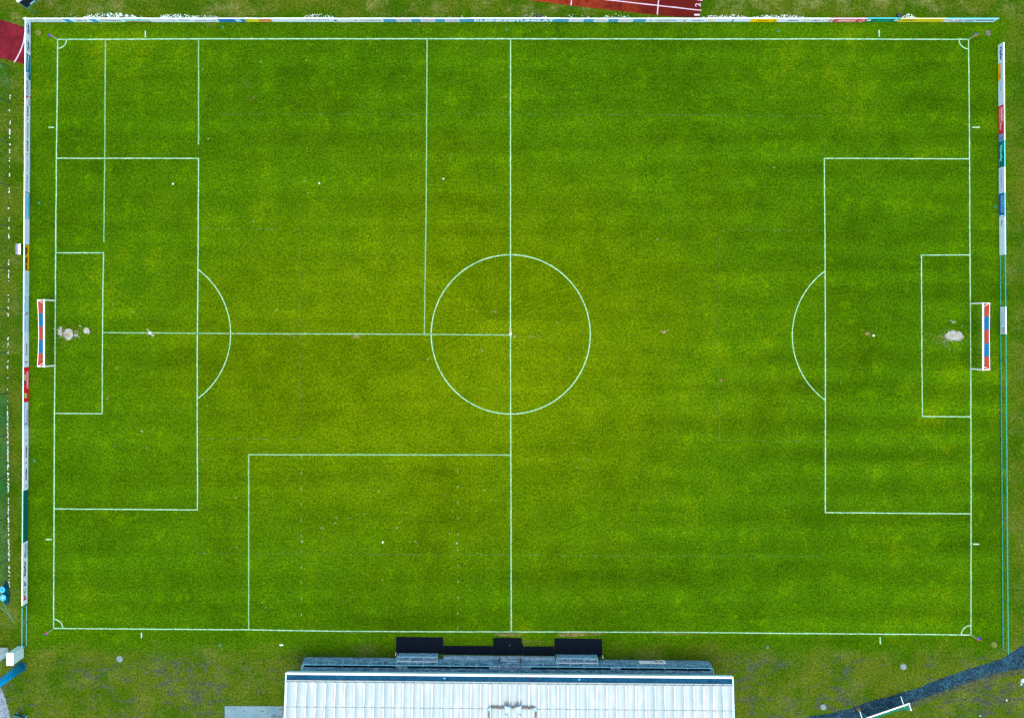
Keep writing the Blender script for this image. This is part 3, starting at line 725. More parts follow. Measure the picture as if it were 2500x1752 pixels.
board('top', 1962, 2024, (226, 240, 248), 'white board with two grey oval rings at its ends in the top row',
      [('ring', 1963, 1977, .2, .8, (120, 150, 160)), ('text', 1981, 2005, .25, .7, (110, 120, 150), 'COMPLEX', .2), ('ring', 2009, 2022, .2, .8, (120, 150, 160))])
board('top', 2024, 2113, (206, 90, 100), 'red board with a large white letter R and pale slanted text',
      [('rect', 2024, 2038, .0, 1, (226, 240, 248)), ('slant', 2025, 2029, .05, .95, (120, 50, 70), .2), ('text', 2031, 2039, .08, .95, (170, 60, 80), 'R', .3, .05),
       ('text', 2046, 2090, .18, .80, (244, 210, 218), 'REINIGUNG', .3, .03), ('slant', 2092, 2097, .1, .9, (230, 40, 60), .2), ('ring', 2098, 2110, .15, .85, (244, 210, 218))], cap=(214, 190, 205))
board('top', 2113, 2195, (0, 112, 92), 'dark green board with a white block at each end in the top row',
      [('rect', 2117, 2126, .3, .7, (226, 250, 250)), ('rect', 2184, 2193, .3, .7, (226, 250, 250)), ('text', 2137, 2175, .24, .66, (20, 176, 150), 'GÄRTNEREI', .3, .03)], cap=(70, 190, 200))
board('top', 2195, 2305, (206, 196, 24), 'long dull yellow board with a dark italic word near the right end',
      [('text', 2203, 2232, .42, .76, (90, 80, 20), 'GTO', .4, .05), ('scrib', 2236, 2262, .46, .6, (226, 210, 90)), ('scrib', 2206, 2255, .12, .22, (226, 214, 110)), ('scrib', 2265, 2298, .3, .5, (222, 206, 60))], cap=(200, 214, 160))
board('top', 2305, 2432, (178, 212, 234), 'pale blue board with a red and white swoosh, last of the top row',
      [('tri', 2306, 2345, .05, .95, (232, 246, 252), [(0, 0), (1, .3), (.7, 1), (.3, .7)]), ('tri', 2314, 2330, .25, .6, (200, 70, 90), [(0, 0), (1, .2), (.6, 1), (.3, .6)]), ('text', 2328, 2350, .25, .72, (190, 110, 150), 'Felix', .3),
       ('text', 2356, 2378, .3, .7, (120, 150, 190), 'Schilder', .3), ('slant', 2378, 2428, .5, .72, (66, 84, 130), .1), ('rect', 2380, 2431, .06, .36, (190, 240, 244))], cap=(90, 200, 215))

# left row, words read from bottom to top
def L(p0, p1, *a, **k): board('left', p0, p1, *a, **k)
L(46, 92, WHT, 'upper white board with dark blue name, first of the left row at the corner', [('text', 57, 86, .22, .70, (24, 70, 120), 'Zipfer', .25, .03), ('rect', 62, 82, .10, .15, (60, 120, 160)), ('scrib', 60, 78, .8, .9, (60, 110, 150))])
L(92, 133, WHT, 'lower white board with dark blue name, second of the left row', [('text', 98, 127, .22, .70, (24, 70, 120), 'Zipfer', .25, .03), ('rect', 104, 123, .10, .15, (60, 120, 160)), ('scrib', 100, 116, .8, .9, (60, 110, 150))])
L(133, 174, (30, 100, 140), 'dark blue board with long white diagonal streaks beside the crimson track',
  [('tri', 135, 173, .1, .95, (214, 236, 248), [(0, .55), (1, .25), (1, .42), (0, .62)]), ('tri', 135, 173, .1, .95, (190, 220, 236), [(0, .7), (1, .75), (1, .95), (0, .78)]), ('tri', 134, 173, .0, .3, (90, 190, 220), [(0, 0), (1, 0), (1, .5), (0, .35)])])
L(174, 194, (60, 150, 196), 'short blue board half white, under the streaked one', [('rect', 178, 194, .45, 1, (206, 232, 246)), ('rect', 182, 193, .12, .35, (10, 60, 110)), ('scrib', 179, 190, .55, .85, (90, 120, 140))])
L(194, 234, WHT, 'white board with two lines of grey capitals above the red chevron board', [('text', 196, 232, .50, .84, (96, 106, 124), 'LETMAIER', 0, .02), ('text', 197, 233, .20, .44, (110, 120, 136), 'GROUPING')])
L(234, 257, (214, 232, 244), 'short white board with a crimson wedge and chevron in the left row', [('tri', 235, 248, .45, 1, (200, 24, 66), [(0, 1), (.5, .6), (1, 1), (1, 0), (.6, .3)]), ('rect', 235, 237, .0, .95, (200, 24, 66)), ('tri', 250, 256, .05, 1, (110, 40, 60), [(0, 0), (1, .2), (1, .4), (0, .2)]), ('text', 240, 250, .12, .4, (180, 130, 150), 'AR')])
L(257, 296, WHT, 'white board with dark capitals and one red dot, upper of the dotted pair', [('text', 258, 286, .34, .66, (30, 40, 66), 'SUZUKI', .2, .03), ('disc', 289, 293, .38, .64, (190, 40, 60))])
L(296, 381, WHT, 'longer white board with dark capitals and one red dot, lower of the dotted pair', [('text', 299, 337, .34, .62, (50, 60, 86), 'PONGRATZ', .2, .02), ('text', 342, 370, .34, .66, (30, 40, 66), 'SUZUKI', .2, .03), ('disc', 374, 378, .38, .64, (190, 40, 60)), ('scrib', 300, 336, .15, .24, (150, 170, 190))])
L(381, 420, (200, 226, 244), 'almost blank white board with faint grey print under the dotted pair', [('text', 389, 416, .4, .66, (176, 194, 212), 'OFNER')])
L(420, 468.5, WHT, 'white board with a blue name and round blue emblem at its lower end', [('text', 425, 449, .34, .70, (20, 120, 180), 'Rigips', .25, .02), ('ring', 455, 465, .3, .72, (10, 110, 170)), ('rect', 452, 453, .2, .85, (60, 120, 160)), ('scrib', 428, 448, .12, .22, (130, 180, 205))])
L(468.5, 534, (150, 204, 230), 'pale board turning strong cyan along its lower half', [('rect', 468.5, 470.5, .15, .85, (10, 84, 110)), ('rect', 472, 533, .02, .22, (40, 180, 236)), ('tri', 478, 530, .22, .5, (90, 190, 232), [(0, 0), (1, 0), (.8, 1), (.3, .6)]), ('scrib', 474, 528, .72, .84, (120, 170, 200))])
L(534, 597, (200, 224, 246), 'plain pale lavender white board directly above the yellow one', [('scrib', 540, 590, .5, .52, (190, 212, 232))])
L(597, 661, (246, 196, 0), 'yellow board with bold black capitals reading upwards', [('text', 601, 657, .40, .86, (46, 34, 10), 'MOBEL PEER', 0, .05), ('frame', 598, 660, .03, .97, (120, 96, 20)), ('scrib', 604, 656, .12, .22, (150, 116, 10))], cap=(196, 236, 246))
L(661, 724, (190, 226, 240), 'pale blue white board with tiny pale text right under the yellow board', [('scrib', 664, 695, .55, .70, (150, 185, 205)), ('scrib', 666, 700, .25, .4, (150, 185, 205)), ('ring', 706, 716, .3, .7, (170, 200, 215))])
L(724, 810, (184, 222, 246), 'pale blue board with a thin arrow like red and blue emblem, left of the goal', [('tri', 760, 770, .2, .9, (60, 50, 90), [(0, .9), (.5, .1), (1, .4), (.85, .45), (.5, .3), (.15, 1)]), ('tri', 763, 768, .45, .7, (190, 50, 80), [(0, 0), (1, 0), (.5, 1)]), ('rect', 726, 808, .04, .08, (40, 170, 170)), ('scrib', 728, 756, .66, .78, (150, 180, 205)), ('scrib', 775, 805, .66, .78, (150, 180, 205))])
L(810, 896, WHT, 'white board with a crimson crescent and grey lower case text, in the left row', [('text', 838, 868, .36, .72, (90, 100, 110), 'christof'), ('crescent', 872, 886, .28, .84, (140, 20, 70)), ('rect', 812, 835, .2, .24, (190, 215, 230))])
L(896, 981, (226, 16, 46), 'bright red board with white script and pale yellow green shapes', [('text', 906, 948, .06, .44, (250, 226, 232), 'CAPUCH', .3, .03), ('disc', 912, 928, .55, .95, (200, 212, 130)), ('disc', 930, 936, .75, .95, (40, 90, 160)), ('text', 958, 972, .38, .9, (190, 214, 130), 'Ei', .2, .04), ('scrib', 905, 925, .72, .8, (250, 150, 160))], cap=(210, 238, 246))
L(981, 1043, (196, 224, 242), 'white board with small teal print and a brown foot strip under the red board', [('rect', 981, 1043, 0, .07, (150, 50, 40)), ('text', 1000, 1030, .2, .4, (90, 130, 150), 'tammerer'), ('tri', 1031, 1038, .3, .85, (80, 130, 150), [(0, 0), (1, 0), (.6, 1)]), ('rect', 986, 1040, .84, .88, (140, 180, 205))])
L(1043, 1196, (216, 236, 252), 'long white board with three repeated black three bladed marks',
  [x for y0 in (1069, 1124, 1181) for x in (('blades', y0, y0 + 10, .22, .72, (24, 24, 40)),)] + [('text', 1088, 1117, .3, .58, (50, 54, 84), 'MITSUBISHI', 0, .03), ('text', 1143, 1172, .3, .58, (50, 54, 84), 'MITSUBISHI', 0, .03), ('ring', 1052, 1064, .3, .7, (190, 212, 228))])
L(1196, 1322, (0, 92, 84), 'long plain dark green board without writing in the left row', [], cap=(140, 226, 232))
L(1322, 1411, WHT, 'white board with a large dark blue name and silver script above it', [('text', 1326, 1362, .3, .74, (110, 126, 150), 'Märzen', .3, .02), ('text', 1367, 1408, .28, .80, (30, 50, 96), 'Zipfer', 0, .03), ('rect', 1326, 1360, .02, .2, (120, 190, 225))])
L(1411, 1475, (220, 238, 252), 'white board with blue, green and red square emblems, last of the left row',
  [('tri', 1417, 1431, .3, .86, (16, 120, 186), [(0, 0), (.45, .0), (1, .55), (1, 1), (.6, .55), (.2, 1)]), ('tri', 1434, 1448, .3, .86, (90, 200, 140), [(0, 0), (1, .15), (1, .45), (.4, .3), (.4, .6), (1, .8), (1, 1), (0, .8)]), ('tri', 1450, 1465, .3, .86, (196, 24, 62), [(0, 0), (.45, .0), (1, .55), (1, 1), (.6, .55), (.2, 1)])])
# right row, words read from top to bottom
def Rr_(p0, p1, *a, **k): board('right', p0, p1, *a, **k)
Rr_(107, 153.5, WHT, 'white board with a dark blue name, first of the right row', [('text', 112, 149, .25, .76, (20, 70, 130), 'Zipfer', 0, .03)])
Rr_(153.5, 196, (206, 230, 246), 'white board whose lower half is orange yellow, in the right row', [('rect', 153.5, 195.5, 0, .46, (250, 180, 0)), ('text', 179, 192, .24, .5, (70, 60, 20), 'GT'), ('scrib', 156, 184, .52, .64, (120, 150, 180))])
Rr_(196, 257.5, (206, 230, 246), 'blank white board with faint letters at its upper end above the red one', [('text', 198, 222, .34, .56, (150, 176, 200), 'GTEG', 0, .01)])
Rr_(257.5, 327, (222, 30, 50), 'red board with small white and pink print in the right row', [('rect', 262, 296, .12, .90, (230, 110, 124)), ('text', 264, 300, .5, .8, (250, 226, 232), 'Lindner', 0, .02), ('scrib', 266, 318, .2, .3, (250, 190, 200)), ('text', 300, 318, .36, .6, (250, 220, 226), 'Bau')])
Rr_(327, 345, (70, 140, 200), 'short blue board between the red and the dark green one', [('frame', 329, 344, .2, .9, (170, 190, 226)), ('text', 332, 341, .35, .7, (200, 120, 150), 'R')])
Rr_(345, 408, (0, 104, 104), 'dark green board with pale cyan handwriting', [('text', 353, 396, .16, .66, (130, 236, 232), 'Kapeller', .3, .03), ('scrib', 347, 375, .74, .86, (90, 220, 220)), ('scrib', 388, 405, .08, .18, (130, 236, 232))], cap=(80, 200, 215))
Rr_(408, 472, (196, 222, 242), 'white board with barely readable grey letters above the blue board', [('text', 416, 458, .35, .62, (160, 180, 205), 'HOLZBAU', 0, .01)])
Rr_(472, 530, (10, 90, 176), 'royal blue board with two lines of white print in the right row', [('text', 476, 520, .64, .86, (160, 214, 246), 'STEUERBERATUNG', 0, .02), ('text', 476, 520, .34, .56, (160, 214, 246), 'WIRTSCHAFT', 0, .02), ('disc', 525, 539, -.02 + .02, 1, WHT)], cap=(110, 200, 236))
Rr_(530, 622.5, WHT, 'long white board with a small blue bird, last before the open rails', [('tri', 536, 553, .3, .7, (80, 120, 190), [(0, .4), (.3, .9), (.5, .5), (.9, .2), (1, .5), (.7, 0), (.3, .2)])])
Rr_(748.5, 815.5, (206, 230, 246), 'white board hung alone on the open rails with a round emblem at its lower end', [('scrib', 757, 795, .5, .62, (150, 175, 205)), ('scrib', 760, 792, .3, .36, (160, 185, 210)), ('ring', 799, 811, .35, .8, (70, 90, 130))])

# ---------------------------------------------------------------- open rail fences
def rails(label, fx, y0, y1, side, posts, hid, topmat, lowmat, wr, h=1.03):
    a, b = Vector((gx(fx(y0)), gy(y0), 0)), Vector((gx(fx(y1)), gy(y1), 0)); d = (b - a).normalized()
    F = Frame(a, d, Vector((side, 0, 0))); Ln = (b - a).length
    t = thing('rail_fence', a, label, 'fence', 'teal rail fences beside the pitch')
    bm = NB(); tube(bm, [F.p(0, .05, h), F.p(Ln, .05, h)], wr, 8); obj('top_rail', bm, topmat, t)
    bm = NB(); tube(bm, [F.p(0, .05, .08), F.p(Ln, .05, .08)], wr * .95, 8); obj('bottom_rail', bm, lowmat, t)
    for y in posts:
        u = (a - Vector((gx(fx(y)), gy(y), 0))).length
        bm = NB(); tube(bm, [F.p(u, .05, .0), F.p(u, .05, h - wr * .6)], .05, 6); obj('post', bm, topmat, t)
    return t
rails('long teal rail fence running down the right side below the boards', rx, 623, 1587.5, 1,
      [623.5, 685, 747, 880, 945, 1010, 1074, 1138, 1203, 1267, 1290.5, 1331, 1372, 1397, 1462, 1525, 1587], 0, MAT['teal'], MAT['teal'], .068)
rails('short pale teal rail fence at the lower end of the left boards', lx, 1476, 1574, -1, [1476.5, 1516.5, 1573.5], 0, MAT['teal_lite'], MAT['teal_lite'], .05)

# ---------------------------------------------------------------- corner flags
def corner_flag(x, y, label, fdir):
    g = G(x, y); t = thing('corner_flag', g, label, 'corner flag', 'corner flags at the four corners')
    bm = NB(); tube(bm, [g, g + Vector((0, 0, 1.32))], .035, 8); obj('pole', bm, MAT['spot'], t)
    bm = NB(); d = Vector((math.cos(R(fdir)), math.sin(R(fdir)), 0)); n = Vector((-d.y, d.x, 0))
    N = 6; rows = []
    for i in range(N + 1):
        f = i / N
        o2 = n * .05 * math.sin(f * 5) + d * f * .40
        rows.append((g + o2 + Vector((0, 0, 1.50 - f * .08)) + n * .02, g + o2 + n * (.22 - .05 * f) + Vector((0, 0, 1.26 + f * .04))))
    vs = [(bm.verts.new(a), bm.verts.new(b)) for a, b in rows]
    for (a, b), (c2, d2) in zip(vs, vs[1:]): bm.faces.new((a, b, d2, c2))
    obj('flag', bm, C(30, 66, 190), t)
    bm = NB(); tube(bm, [g + Vector((0, 0, 1.321)), g + Vector((0, 0, 1.46))], .085, 8); obj('pole_tip', bm, C(220, 40, 60), t)
corner_flag(140.8, 96.6, 'white pole corner flag at the top left corner', 150)
corner_flag(2364.5, 96.4, 'white pole corner flag at the top right corner', 20)
corner_flag(130.8, 1533, 'white pole corner flag at the bottom left corner', 190)
corner_flag(2370.4, 1549, 'white pole corner flag at the bottom right corner', -15)

# ---------------------------------------------------------------- the two full size goals
def goal(xl, y0, y1, sgn, label, sag):
    """xl: goal line, sgn -1 opens to the right"""
    hh = 2.44; a = G(xl, y0); b = G(xl, y1); t = thing('football_goal', (a + b) / 2, label, 'goal', 'full size goals')
    up = Vector((0, 0, hh)); o = Vector((sgn, 0, 0)); dep = .78
    for nm, p in (('post', a), ('post', b)):
        bm = NB(); tube(bm, [p, p + Vector((0, 0, hh - .055))], .085, 12); obj(nm, bm, MAT['goal'], t)
    e = Vector((0, .07, 0))
    bm = NB(); WF.box(bm, a.x - .065, a.x + .065, b.y - .06, a.y + .06, hh - .05, hh + .08); obj('crossbar', bm, MAT['goal'], t)
    # rear top line sags inwards between the stanchions
    N = 20; rear = []; low = []
    for i in range(N + 1):
        f = i / N; s = math.sin(math.pi * f) ** .8
        p = a.lerp(b, f) + o * (dep - sag * s) + Vector((0, 0, hh - .02 - sag * .4 * s)); rear.append(p)
        low.append(a.lerp(b, f) + o * (dep + .9) + Vector((0, 0, .05)))
    bm = NB(); tube(bm, rear, .028, 6); obj('rear_cord', bm, MAT['goal'], t)
    for p, q, w in ((a, rear[0], 1), (b, rear[-1], -1)):
        bm = NB(); tube(bm, [p + up * .99 + o * .07, q], .032, 6)
        tube(bm, [q, p + o * .02 + Vector((0, -w * .42, hh - .03))], .02, 6)
        tube(bm, [q, p + o * (dep + .15) + Vector((0, 0, 0))], .03, 6); obj('stanchion', bm, MAT['goal'], t)
    cut = [0, 4, 8, 12, 16, 20]
    for k in range(5):
        bm = NB()
        for i in range(cut[k], cut[k + 1]):
            f0, f1 = i / N, (i + 1) / N
            c0, c1 = a.lerp(b, f0) + Vector((0, 0, hh - .04)) + o * .068, a.lerp(b, f1) + Vector((0, 0, hh - .04)) + o * .068
            m0, m1 = c0.lerp(rear[i], .5) - Vector((0, 0, .05)), c1.lerp(rear[i + 1], .5) - Vector((0, 0, .05))
            for qi, q4 in enumerate(((c0, c1, m1, m0), (m0, m1, rear[i + 1], rear[i]))):
                bm.faces.new([bm.verts.new(v) for v in q4]).material_index = 1 - qi
        obj('roof_net', bm, [MAT['net_red'], MAT['net_red_thin']] if k % 2 == 0 else [MAT['net_blue'], MAT['net_blue']], t)
    bm = NB()
    for i in range(N):
        bm.faces.new([bm.verts.new(v) for v in (rear[i], rear[i + 1], a.lerp(b, (i + 1) / N) + o * (dep - .05) + Vector((0, 0, .02)), a.lerp(b, i / N) + o * (dep - .05) + Vector((0, 0, .02)))])
    obj('back_net', bm, MAT['net_white'], t)
    for p, q in ((a, rear[0]), (b, rear[-1])):
        bm = NB(); bm.faces.new([bm.verts.new(v) for v in (p + up * .97 + o * .06, q, p + o * (dep * .9) + Vector((0, 0, .02)), p + o * .06 + Vector((0, 0, .02)))])
        obj('side_net', bm, MAT['net_side'], t)
MAT['net_side'] = net_material('blue_side_net', srgb(0, 120, 180, .5), 0.35)
goal(135.0, 733.3, 891.6, -1, 'left white football goal with red and blue roof net', .13)
goal(2369.2, 740.8, 899.5, 1, 'right white football goal with red and blue roof net', .04)

# portable youth goal, lower right
def youth():
    hh = 1.97; a = G(2198.5, 1697.5); d = (G(2094, 1733) - G(2198, 1697.5)); d.z = 0; d.normalize(); bpos = a + d * 5.0
    n = Vector((d.y, -d.x, 0));  n = n if n.y < 0 else -n        # away from the pitch
    t = thing('portable_goal', (a + bpos) / 2, 'small white portable goal with green net on the dark gravel path', 'goal')
    for p in (a, bpos):
        bm = NB(); tube(bm, [p, p + Vector((0, 0, hh))], .035, 8); obj('post', bm, MAT['teal_lite'], t)
        bm = NB(); tube(bm, [p, p + n * 1.5 + Vector((0, 0, .03))], .045, 8); obj('ground_bar', bm, MAT['goal'], t)
        bm = NB(); tube(bm, [p + Vector((0, 0, hh)), p + n * .85 + Vector((0, 0, hh - .05))], .04, 8)
        tube(bm, [p + n * .85 + Vector((0, 0, hh - .05)), p + n * 1.5 + Vector((0, 0, .05))], .04, 8); obj('side_frame', bm, MAT['goal'], t)
        bm = NB(); bm.faces.new([bm.verts.new(v) for v in (p + n * .05 + Vector((0, 0, .05)), p + n * .04 + Vector((0, 0, hh - .1)), p + n * .45 + Vector((0, 0, hh - .8)), p + n * .5 + Vector((0, 0, .5)))]); obj('side_net', bm, MAT['net_green'], t)
    bm = NB(); tube(bm, [a - d * .08 + Vector((0, 0, hh)), bpos + d * .08 + Vector((0, 0, hh))], .075, 10); obj('crossbar', bm, MAT['goal'], t)
    bm = NB(); N = 14; vs = []
    for i in range(N + 1):
        f = i / N; s = max(0.0, 1 - abs(f * 2 - 1) ** 3)
        p = a.lerp(bpos, f)
        vs.append([bm.verts.new(v) for v in (p + Vector((0, 0, hh - .05)) + n * .07, p + n * (.80 - .35 * s) + Vector((0, 0, hh - .10 - .05 * s)), p + n * 1.4 + Vector((0, 0, .06)))])
    for q, w in zip(vs, vs[1:]):
        bm.faces.new((q[0], q[1], w[1], w[0])); bm.faces.new((q[1], q[2], w[2], w[1]))
    obj('net', bm, MAT['net_green'], t)
youth()

# ---------------------------------------------------------------- left net fence
def netfence():
    ys = [165, 250.6, 350.4, 452.8, 553, 655, 755.6, 860, 959.5, 1061, 1161, 1263, 1366, 1414]
    xs = lambda y: 24.2 - (y - 165) * .0075 if y < 1000 else 17.6 + (y - 1000) * .0042
    hh = 5.2; t = thing('net_fence', G(18, 800), 'tall green ball stop net on thin teal poles along the left edge', 'fence')
    for y in ys:
        g = G(xs(y), y); bm = NB(); tube(bm, [g, g + Vector((0, 0, hh))], .045, 6); obj('pole', bm, MAT['teal_dk'], t)
    bm = NB(); tube(bm, [G(xs(y), y) + Vector((0, 0, hh - .02)) for y in ys], .025, 5); obj('top_cable', bm, MAT['teal'], t)
    g0 = G(xs(165), 165); g1 = G(xs(1414), 1414)
    for ya, hb in ((207, 2.15), (222, 5.1)):
        bm = NB(); tube(bm, [G(24, ya), g0 + Vector((0, 0, hb))], .02, 5); obj('stay', bm, MAT['teal'], t)
    for xa, ya, hb in ((30, 1508, 4.6), (31.5, 1516, 2.6)):
        bm = NB(); tube(bm, [G(xa, ya), g1 + Vector((0, 0, hb))], .022, 5); obj('stay', bm, MAT['teal_lite'], t)
    def net(a, b, mat, hn, z0):
        bm = NB(); N = 40; vs = []
        for i in range(N + 1):
            y = a + (b - a) * i / N; g = G(xs(y), y)
            vs.append([bm.verts.new(g + Vector((-.05 + .10 * math.sin(i * 1.3 + k * 2), 0, z0 + (hn - z0) * k / 5))) for k in range(6)])
        for q, w in zip(vs, vs[1:]):
            for k in range(5): bm.faces.new((q[k], q[k + 1], w[k + 1], w[k]))
        return bm
    obj('thin_net', net(165, 958, MAT['net_fence_thin'], hh - .05, .05), MAT['net_fence_thin'], t)
    obj('dense_net', net(961, 1414, MAT['net_fence'], hh - .05, .04), MAT['net_fence'], t)
netfence()
for x, y, hz, lb in ((12.0, 1435, .55, 'upper blue cable reel by the end of the left net fence'), (15, 1454, .6, 'lower blue cable reel with a white hub by the end of the left net fence')):
    g = G(x, y); t = thing('cable_reel', g, lb, 'reel', 'blue reels at the left edge')
    bm = NB(); tube(bm, [g + Vector((0, 0, .02)), g + Vector((0, 0, .07))], .36, 20); obj('lower_flange', bm, C(10, 130, 190), t)
    bm = NB(); tube(bm, [g + Vector((0, 0, .07)), g + Vector((0, 0, hz))], .22, 16); obj('drum', bm, C(10, 70, 90), t)
    bm = NB(); tube(bm, [g + Vector((0, 0, hz)), g + Vector((0, 0, hz + .05))], .36, 20); obj('upper_flange', bm, C(30, 150, 210), t)
    bm = NB(); tube(bm, [g + Vector((0, 0, hz + .05)), g + Vector((0, 0, hz + .1))], .09, 10); obj('hub', bm, C(200, 230, 245) if y > 1440 else C(10, 90, 150), t)
g = G(19.5, 1448); bm = NB()
vs = bmesh.ops.create_icosphere(bm, subdivisions=3, radius=1)['verts']
random.seed(3)
for v in vs: v.co = Vector((v.co.x * .42, v.co.y * 1.35, max(0, v.co.z) * .35)) * random.uniform(.85, 1.1) + G(16, 1447)
tag(obj('rolled_net', bm, plain('dark_teal_net_heap', srgb(0, 70, 80, .6), .9, .1, var=.4), origin=G(16, 1447)), 'dark teal heap of rolled net around the blue reels', 'net')

# ---------------------------------------------------------------- scoreboard top left
def scoreboard():
    a = G(90, 36); d = Vector((24, 20, 0)).normalized(); n = Vector((-d.y, d.x, 0))   # board runs up-right, faces the pitch
    F = Frame(a, d, n); t = thing('scoreboard', a, 'dark scoreboard on a thin post beyond the top left corner', 'scoreboard')
    for u in (.0, 2.6):
        bm = NB(); tube(bm, [F.p(u, .04, 0), F.p(u, .04, 2.0)], .05, 8); obj('post', bm, MAT['teal'], t)
    bm = NB(); F.box(bm, -.02, 2.7, 0, .12, 2.0, 3.75); obj('display', bm, C(2, 14, 34), t)
    bm = NB()
    F.box(bm, -.07, 2.75, -.02, .14, 1.94, 1.998); F.box(bm, -.07, -.022, -.02, .14, 2.0, 3.75); F.box(bm, 2.702, 2.75, -.02, .14, 2.0, 3.75)
    obj('frame', bm, MAT['teal_lite'], t)
    bm = NB(); F.box(bm, -.07, 2.75, -.04, .16, 3.752, 4.0); obj('top_strip', bm, MAT['white'], t)
    bm = NB(); F.box(bm, .55, 1.2, -.006, .0, 2.12, 2.30); obj('pale_strip', bm, C(180, 220, 240), t)
scoreboard()

# ---------------------------------------------------------------- bench behind the left boards
def bench():
    g = G(53, 609); t = thing('bench', g, 'small white and lavender bench behind the yellow left board', 'bench')
    F = Frame(g, (0, 1, 0), (-1, 0, 0))
    bm = NB(); F.box(bm, -.6, .6, -.14, .16, .42, .47); obj('seat', bm, MAT['white'], t)
    bm = NB(); F.box(bm, -.6, .6, .165, .20, .47, .86); obj('backrest', bm, C(150, 160, 206), t)
    for u in (-.5, .5):
        bm = NB(); F.box(bm, u - .03, u + .03, -.1, .14, 0, .419); obj('leg', bm, MAT['teal_dk'], t)
bench()

# ---------------------------------------------------------------- cabins and mast, lower left
def cabinet():
    t = thing('cabinet', G(50, 1590), 'tall pale cabinet with white lid at the lower left next to the blue mast', 'cabinet')
    x0, x1, y0, y1 = gx(43.2), gx(58.3), gy(1604), gy(1575.5)
    bm = NB(); WF.box(bm, x0, x1, y0, y1, 0, 2.15); bmesh.ops.bevel(bm, geom=bm.edges[:], offset=.03, segments=2, affect='EDGES'); obj('body', bm, MAT['cabin'], t)
    bm = NB(); WF.box(bm, x0 - .03, x1 + .03, y0 - .03, y1 + .03, 2.151, 2.22); bmesh.ops.bevel(bm, geom=bm.edges[:], offset=.02, segments=2, affect='EDGES'); obj('lid', bm, MAT['goal'], t)
    bm = NB(); WF.box(bm, x1 + .001, x1 + .03, (y0 + y1) / 2 - .03, (y0 + y1) / 2 + .05, 1.0, 1.12); obj('handle', bm, MAT['black'], t)
    bm = NB()
    for yy in (y0 + .05, y1 - .06, (y0 + y1) / 2 + .2): WF.box(bm, x1 + .001, x1 + .008, yy, yy + .012, .1, 2.1)
    obj('door_seam', bm, MAT['white2'], t)
cabinet()
def toilet():
    x0, x1, y0, y1 = gx(0), gx(21), gy(1600), gy(1579.5); hh = 2.1
    t = thing('portable_cabin', Vector(((x0 + x1) / 2, (y0 + y1) / 2, 0)), 'white portable cabin with rounded roof at the left edge', 'cabin')
    bm = NB(); WF.box(bm, x0, x1, y0, y1, 0, hh); bmesh.ops.bevel(bm, geom=bm.edges[:], offset=.06, segments=2, affect='EDGES'); obj('body', bm, MAT['white'], t)
    bm = NB(); N = 10; pr = [(x0 - .04 + (x1 - x0 + .08) * i / N, hh + .01 + .28 * math.sin(math.pi * i / N)) for i in range(N + 1)]
    vs = [(bm.verts.new((x, y0 - .04, z)), bm.verts.new((x, y1 + .04, z))) for x, z in pr]
    for (a, b), (c2, d2) in zip(vs, vs[1:]): bm.faces.new((a, c2, d2, b))
    bm.faces.new([v[0] for v in vs][::-1]); bm.faces.new([v[1] for v in vs]); bm.faces.new((vs[0][0], vs[0][1], vs[-1][1], vs[-1][0]))
    obj('roof', bm, MAT['goal'], t)
    bm = NB(); WF.box(bm, x1 + .001, x1 + .02, y0 + .12, y0 + .14, .1, 1.95); WF.box(bm, x1 + .001, x1 + .02, y1 - .14, y1 - .12, .1, 1.95); WF.box(bm, x1 + .001, x1 + .02, y0 + .141, y1 - .141, 1.93, 1.95); obj('door_frame', bm, MAT['teal_dk'], t)
toilet()
def mast():
    g = G(52.5, 1627.5); t = thing('mast', g, 'thick round blue mast leaning out of the lower left corner', 'mast')
    bm = NB(); tube(bm, [g + Vector((0, 0, .02)), g + Vector((0, 0, 3)), g + Vector((0, 0, 9))], .50, 28, .30); obj('shaft', bm, MAT['blue_mast'], t, smooth=True)
    bm = NB(); n = 28
    for k in range(n):
        a, b = 2 * math.pi * k / n, 2 * math.pi * (k + .72) / n
        q = lambda rr, an, zz: Vector((g.x + rr * math.cos(an), g.y + rr * math.sin(an), zz))
        hexa(bm, [q(.505, a, 0), q(.56, a, 0), q(.56, b, 0), q(.505, b, 0), q(.505, a, .12), q(.56, a, .06), q(.56, b, .06), q(.505, b, .12)])
    obj('base_ring', bm, C(10, 84, 150), t)
mast()
def greenbench():
    g = G(56, 1750); t = thing('bench', g, 'dark green slatted bench cut off by the bottom edge at the left', 'bench'); F = Frame(g, (1, -.3, 0), (.3, 1, 0))
    for k in range(3):
        bm = NB(); F.box(bm, -.85, .45, -.1 + k * .17, .03 + k * .17, .43, .47); obj('slat', bm, MAT['teal_dk'], t)
    for u in (-.7, .1, .38):
        bm = NB(); F.box(bm, u - .04, u + .04, -.1, .38, 0, .429); obj('leg', bm, MAT['steel'], t)
    bm = NB(); F.box(bm, -.85, .45, .44, .48, .5, .9); obj('backrest', bm, MAT['teal_dk'], t)
greenbench()

